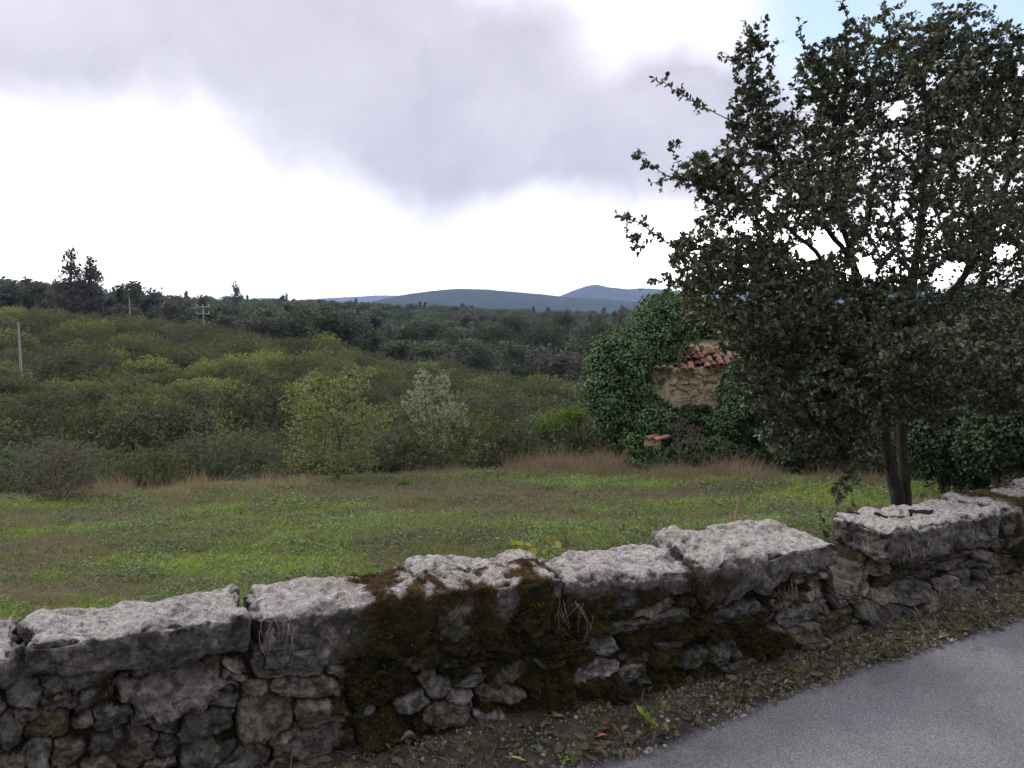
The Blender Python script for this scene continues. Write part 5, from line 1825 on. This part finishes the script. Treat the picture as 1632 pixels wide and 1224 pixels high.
def rock_mesh(rg, mat, name='pebble'):
    t = (1 + 5 ** .5) / 2
    V = unit(np.array([(-1, t, 0), (1, t, 0), (-1, -t, 0), (1, -t, 0), (0, -1, t), (0, 1, t), (0, -1, -t), (0, 1, -t), (t, 0, -1), (t, 0, 1), (-t, 0, -1), (-t, 0, 1)], float))
    Fc = np.array([(0, 11, 5), (0, 5, 1), (0, 1, 7), (0, 7, 10), (0, 10, 11), (1, 5, 9), (5, 11, 4), (11, 10, 2), (10, 7, 6), (7, 1, 8), (3, 9, 4), (3, 4, 2), (3, 2, 6), (3, 6, 8), (3, 8, 9), (4, 9, 5), (2, 4, 11), (6, 2, 10), (8, 6, 7), (9, 8, 1)])
    V = V * (1 + rg.normal(0, .18, (12, 1))) * np.array([1, rg.uniform(.6, .9), rg.uniform(.45, .7)])
    return mk(name, V, tris=Fc, mat=mat, smooth=False, attrs={'v': np.full(12, rg.random())})


def curled_leaf(rg, L, W, mat, name='leaf', curl=.3, v=.5):
    """a fallen leaf: pointed oval grid, curled, with a stalk"""
    nu, nv = 9, 5
    u = np.linspace(0, 1, nu)
    v_ = np.linspace(-1, 1, nv)
    U, Vv = np.meshgrid(u, v_)
    wd = np.sin(np.pi * U ** .8) ** .75 * W / 2 * (1 + .12 * np.sin(U * 25))
    x = U * L
    y = Vv * wd
    z = curl * W * (Vv ** 2) * wd / (W / 2) * rg.uniform(.3, 1.2) + curl * L * .35 * np.sin(U * np.pi * rg.uniform(.8, 1.4)) + .002
    P = np.stack([x.ravel(), y.ravel(), z.ravel()], 1)
    i = np.arange(nv - 1)[:, None] * nu + np.arange(nu - 1)[None, :]
    Q = np.stack([i, i + 1, i + nu + 1, i + nu], -1).reshape(-1, 4)
    sv, sq = smooth_tube([(-L * .35, W * .1, .004), (-L * .15, 0, .006), (.06 * L, 0, .004)], [.0008, .0009, .001], 4, 3)
    P, Q = merge((P, Q), (sv, sq))
    return mk(name, P, Q, mat=mat, attrs={'v': np.full(len(P), v)})


M_PEB = leaf_mat('pebble', [(0.10, 0.085, 0.075), (0.20, 0.18, 0.165), (0.34, 0.32, 0.31), (0.55, 0.53, 0.52)], 0.0, 0.9, True)
M_LIT = leaf_mat('litter_leaf', [(0.035, 0.026, 0.020), (0.10, 0.066, 0.046), (0.17, 0.115, 0.08), (0.10, 0.11, 0.05), (0.30, 0.23, 0.17)], 0.2, 0.7, True)


def build_verge():
    rg = np.random.default_rng(81)
    n = 11000
    x, y = verge_points(n, rg, -0.12, 1.0)
    dens = 0.5 + fbm(x * 3, y * 3, 2.) + .35 * np.exp(-((x - 1.3) / .5) ** 2)
    ok = rg.random(n) < np.clip(dens, .12, 1)
    x, y = x[ok], y[ok]
    n = len(x)
    s = 0.0028 + 0.010 * rg.random(n) ** 5
    scatter('gravel', [rock_mesh(rg, M_PEB) for _ in range(5)], np.stack([x, y, np.maximum(ground(x, y), .003) + s * .3], 1), rg.uniform(0, 6.28, (n, 3)), np.stack([s, s, s], 1), np.clip(rg.normal(.42, .25, n), 0, 1), rg.integers(0, 5, n))
    # litter of small dead leaves, bits of twig and grass
    n = 4200
    x, y = verge_points(n, rg, -0.02, 1.0)
    x, y = x[:n], y[:n]
    k = .35 + 1.25 * rg.random(n) ** 2.4
    protos = [curled_leaf(rg, .034, .018, M_LIT, curl=c) for c in (.1, .25, .4)] + [curled_leaf(rg, .045, .008, M_LIT, curl=.2), curled_leaf(rg, .06, .0035, M_LIT, curl=.1)]
    scatter('leaf_litter', protos, np.stack([x, y, np.maximum(ground(x, y), .004) + rg.uniform(0, .012, n)], 1), np.stack([rg.normal(0, .45, n), rg.normal(0, .45, n), rg.uniform(0, 6.28, n)], 1), np.stack([k, k, k], 1), rg.random(n), rg.choice(5, n, p=[.22, .18, .15, .2, .25]))
    # low weeds on the verge
    n = 420
    x, y = verge_points(n, rg, .25, 1.0)
    k = rg.uniform(.25, .7, n)
    protos = [leafy_proto(22, .06, .05, .02, rg, M_HERB), blade_proto(16, .03, .08, .003, rg, M_GRASS, .7), blade_proto(9, .03, .14, .0022, rg, M_DRY, 1.1)]
    scatter('verge_weeds', protos, np.stack([x, y, ground(x, y)], 1), np.stack([0 * k, 0 * k, rg.uniform(0, 6.28, n)], 1), np.stack([k, k, k], 1), rg.uniform(.3, .9, n), rg.integers(0, 3, n))

    # fallen leaves one can tell apart
    def lm(nm, c, c2):
        return plain_mat(nm, c, .6, 60, .25)
    leaves = [
        (950, 1175, .060, .026, 10, (.42, .15, .06), 'large rust-orange fallen leaf beside the asphalt edge', .35),
        (905, 1192, .030, .020, 60, (.38, .14, .07), 'small rust-orange fallen leaf left of the large one', .35),
        (850, 1193, .045, .034, -30, (.10, .17, .12), 'broad blue-green fallen leaf on the dark road edge', .12),
        (826, 1170, .045, .034, 50, (.10, .15, .06), 'dull green fallen leaf under the foot of the wall', .2),
        (808, 1212, .085, .016, -22, (.38, .42, .08), 'long narrow yellow-green leaf near the bottom of the photo', .15),
        (880, 1152, .060, .020, 5, (.16, .20, .07), 'flat olive leaf lying at the wall foot', .15),
        (928, 1152, .022, .014, 70, (.55, .42, .06), 'small bright yellow curled leaf beside the wall foot', .4),
        (958, 1155, .034, .014, -60, (.30, .12, .09), 'reddish folded leaf right of the yellow one', .5),
        (890, 1178, .06, .03, 150, (.05, .045, .045), 'blackened curled leaf left of the rust-orange leaf', .4),
        (1055, 1130, .045, .022, 30, (.30, .13, .08), 'reddish-brown leaf on the verge among green ones', .4),
        (1092, 1092, .040, .022, -20, (.34, .17, .09), 'tan-orange dead leaf higher on the verge', .5),
        (1113, 1115, .046, .030, 10, (.11, .065, .05), 'dark maroon dead leaf on the verge', .3),
        (1248, 1090, .060, .028, 0, (.36, .28, .18), 'pale tan curled leaf in mid-verge', .5),
        (1217, 1108, .045, .016, -10, (.28, .30, .10), 'greenish leaf close to the asphalt in mid-verge', .2),
        (1130, 1125, .050, .018, 5, (.24, .25, .15), 'pale greenish leaf with a curled edge', .4),
        (1375, 1030, .045, .030, 15, (.13, .20, .10), 'green leaf on the right-hand verge', .2),
        (1438, 1026, .050, .030, -25, (.13, .24, .09), 'fresh green leaf farther along the right-hand verge', .2),
        (1496, 1017, .050, .018, 10, (.34, .30, .14), 'long yellowish leaf at the asphalt edge, far right', .3),
        (1555, 1032, .055, .014, 5, (.10, .11, .05), 'dark olive leaf lying out on the asphalt', .2),
        (1600, 955, .055, .036, 30, (.12, .21, .14), 'blue-green leaf on the verge at the right edge', .2),
        (665, 1195, .075, .040, 200, (.17, .13, .11), 'crumpled grey-brown leaf at the foot of the wall', .5),
        (990, 1165, .050, .020, 40, (.10, .20, .06), 'dark green leaf under the small green sprout', .3),
    ]
    for j, (px, py, L, W, rot, c, label, curl) in enumerate(leaves):
        p = at_z(px, py, .015)
        o = curled_leaf(rg, L * .85, W * .85, plain_mat('fallen_leaf_skin', c, .65, 60, .3), 'fallen_leaf', curl)
        o.location = (p[0], p[1], max(float(ground(p[0], p[1])), .005) + .006)
        o.rotation_euler = (rg.normal(0, .12), rg.normal(0, .12), math.radians(rot))
        tag(o, label, 'leaf', 'fallen leaves on the verge')


build_verge()


def sprig(name, label, cat, stems, leafspec, mat, stem_mat, r=.0015, group=None, seed=0, origin=None):
    """stems: polylines in world space; leaves at (t, count) along each"""
    rg = np.random.default_rng(900 + seed)
    o = np.array(origin if origin is not None else stems[0][0], float)
    T = thing(name, tuple(o), label, cat, group)
    tv = [smooth_tube(np.array(st, float) - o, np.linspace(r, r * .45, len(st)), 5, 5) for st in stems]
    V, Q = merge(*tv)
    mk('stem', V, Q, mat=stem_mat, parent=T)
    n, L, W, t0 = leafspec
    if n:
        P, D = [], []
        for st in stems:
            st = np.array(st, float) - o
            t = t0 + (1 - t0) * rg.random(n)
            k = np.clip((t * (len(st) - 1)).astype(int), 0, len(st) - 2)
            f = (t * (len(st) - 1) - k)[:, None]
            P.append(st[k] * (1 - f) + st[k + 1] * f)
            D.append(unit(unit(st[k + 1] - st[k]) * .5 + rg.normal(0, .7, (n, 3)) + [0, 0, .2]))
        P, D = np.concatenate(P), np.concatenate(D)
        m = len(P)
        LL = L * rg.uniform(.6, 1.2, m)
        V, Q = leaf_batch(P, D, unit(rg.normal(0, .5, (m, 3)) + [0, 0, 1]), LL, LL * W)
        mk('leaves', V, Q, mat=mat, parent=T, attrs={'v': np.repeat(rg.random(m), 6)}, smooth=False)
    return T


M_LIME = leaf_mat('lime_leaf', [(.16, .22, .03), (.26, .33, .05), (.38, .42, .08)], .35, .5)
M_YEL = leaf_mat('yellow_leaf', [(.30, .34, .05), (.42, .42, .07), (.48, .34, .12)], .35, .5)
M_VINE = leaf_mat('vine_leaf', [(.05, .075, .025), (.085, .12, .035), (.16, .2, .05)], .3, .5)
M_STEM = plain_mat('green_stem', (.09, .10, .04), .7)
M_DSTEM = plain_mat('dead_stem', (.30, .25, .19), .8)
M_DSTEM2 = plain_mat('dark_dead_stem', (.12, .09, .07), .8)


def build_sprigs():
    rg = np.random.default_rng(91)
    W = at_y
    # bramble with yellow leaves behind the wall
    y = 3.75
    sprig('bramble', 'arching bramble with a few yellow-green leaves rising behind the mossy block', 'plant',
          [[W(735, 900, y), W(742, 862, y), W(770, 853, y), W(800, 862, y), W(832, 880, y)], [W(900, 905, y), W(880, 880, y), W(855, 872, y), W(835, 866, y)],
           [W(905, 910, y), W(912, 880, y), W(900, 872, y), W(885, 876, y)], [W(850, 905, y), W(862, 888, y), W(878, 868, y)], [W(815, 905, y), W(808, 882, y), W(822, 870, y)]],
          (4, .040, .72, .5), M_YEL, M_DSTEM2, .002, seed=1, origin=(0.2, y, -.9))
    sprig('bramble', 'leafless hooked bramble stem arching over the grass behind the wall', 'plant',
          [[W(905, 900, 4.0), W(902, 860, 4.0), W(895, 843, 4.0), W(870, 842, 4.0), W(858, 852, 4.0)], [W(900, 850, 4.0), W(906, 825, 4.0), W(917, 800, 4.0)], [W(905, 900, 4.0), W(880, 880, 4.02), W(850, 876, 4.05)]],
          (5, .02, .6, .1), M_VINE, M_DSTEM2, .0022, seed=2)
    # climbing sapling in the gap
    y = 4.4
    sprig('sapling', 'thin vine-wrapped sapling growing in the gap of the wall', 'plant',
          [[W(1342, 900, y), W(1336, 850, y), W(1334, 800, y), W(1338, 760, y)], [W(1335, 850, y), W(1318, 840, y), W(1302, 808, y)], [W(1336, 830, y), W(1352, 815, y), W(1360, 800, y)],
           [W(1337, 880, y), W(1320, 862, y), W(1312, 850, y)], [W(1348, 905, 4.15), W(1353, 860, 4.15), W(1347, 832, 4.15), W(1335, 822, 4.15)]],
          (16, .032, .7, .1), M_VINE, M_STEM, .0035, seed=3)
    y = 4.2
    sprig('broken_stake', 'thin broken reddish stick poking up behind the large pale slab', 'stick',
          [[W(1171, 880, y), W(1172, 835, y), W(1177, 790, y)], [W(1168, 870, y), W(1165, 840, y), W(1166, 815, y)]], (0, 0, 0, 0), M_VINE, plain_mat('red_stick', (.34, .22, .16), .8), .008, seed=4)
    sprig('sprout', 'small bright green sprout between verge and asphalt', 'plant',
          [[at_z(1035, 1160, .02), at_z(1035, 1160, .02) + [0, 0, .05], at_z(1045, 1160, .02) + [.02, -.02, .09]], [at_z(1035, 1160, .02), at_z(1035, 1160, .02) + [-.02, 0, .06]], [at_z(1035, 1160, .02), at_z(1035, 1160, .02) + [.05, -.01, .03]]],
          (6, .045, .45, .2), M_LIME, M_STEM, .0015, seed=5)
    sprig('sprout', 'thin pale green seedling at the mossy wall foot', 'plant',
          [[at_z(712, 1175, .0), at_z(708, 1175, .0) + [-.01, -.02, .06], at_z(706, 1175, 0) + [.0, -.02, .10]]], (6, .024, .4, .4), M_LIME, M_STEM, .001, seed=6)
    sprig('sprout', 'low yellowish sprout lying at the bottom by the asphalt', 'plant',
          [[at_z(905, 1212, .01), at_z(905, 1212, .01) + [.03, 0, .02]], [at_z(905, 1212, .01), at_z(905, 1212, .01) + [-.03, 0, .015]]], (7, .022, .5, .2), M_LIME, M_STEM, .001, seed=7)
    # straw hanging over the joints
    for j, (px, py, label) in enumerate(((430, 985, 'dry straw hanging from the joint left of the deep block'), (895, 960, 'dry straw on the mossy joint in mid-wall'), (1432, 868, 'dry straw tuft leaning on the front of the slab right of the gap'),
                                         (1240, 930, 'dry roots dangling under the large overhanging slab'), (1500, 935, 'dead stems at the foot of the right-hand slab'))):
        s_, z_ = on_wall(px, py)
        X, Y = wall_pt(s_, -.04)
        p = np.array([float(X), float(Y), z_])
        st = []
        for _ in range(13):
            a = p + rg.normal(0, .02, 3) * [2.5, .3, 1]
            e = a + np.array([rg.normal(0, .035), -.012 - rg.random() * .02, -rg.uniform(.03, .15)])
            mdl = (a + e) / 2 + [rg.normal(0, .008), -.012, rg.normal(.006, .01)]
            st.append([a, mdl, e])
        sprig('straw_tuft', label, 'dry grass', st, (0, 0, 0, 0), M_VINE, M_DSTEM, .0008, 'straw tufts on the wall', 10 + j)


build_sprigs()


# ------------------------------------------------------------------ haze
def build_haze():
    lo, hi = -75.0, 175.0
    a, b0, b1 = 9300.0, -900.0, 9400.0
    V = [(-a, b0, lo), (a, b0, lo), (a, b1, lo), (-a, b1, lo), (-a, b0, hi), (a, b0, hi), (a, b1, hi), (-a, b1, hi)]
    Q = [(0, 3, 2, 1), (4, 5, 6, 7), (0, 1, 5, 4), (1, 2, 6, 5), (2, 3, 7, 6), (3, 0, 4, 7)]
    m, N = mat_new('haze_air')
    out = N.n('ShaderNodeOutputMaterial')
    v = N.n('ShaderNodeVolumePrincipled')
    v.inputs['Color'].default_value = (0.47, 0.61, 1.0, 1)
    v.inputs['Density'].default_value = 0.00018
    v.inputs['Anisotropy'].default_value = 0.1
    N.link(v.outputs[0], out.inputs['Volume'])
    tag(mk('haze', V, Q, mat=m, smooth=False), kind='stuff')


build_haze()
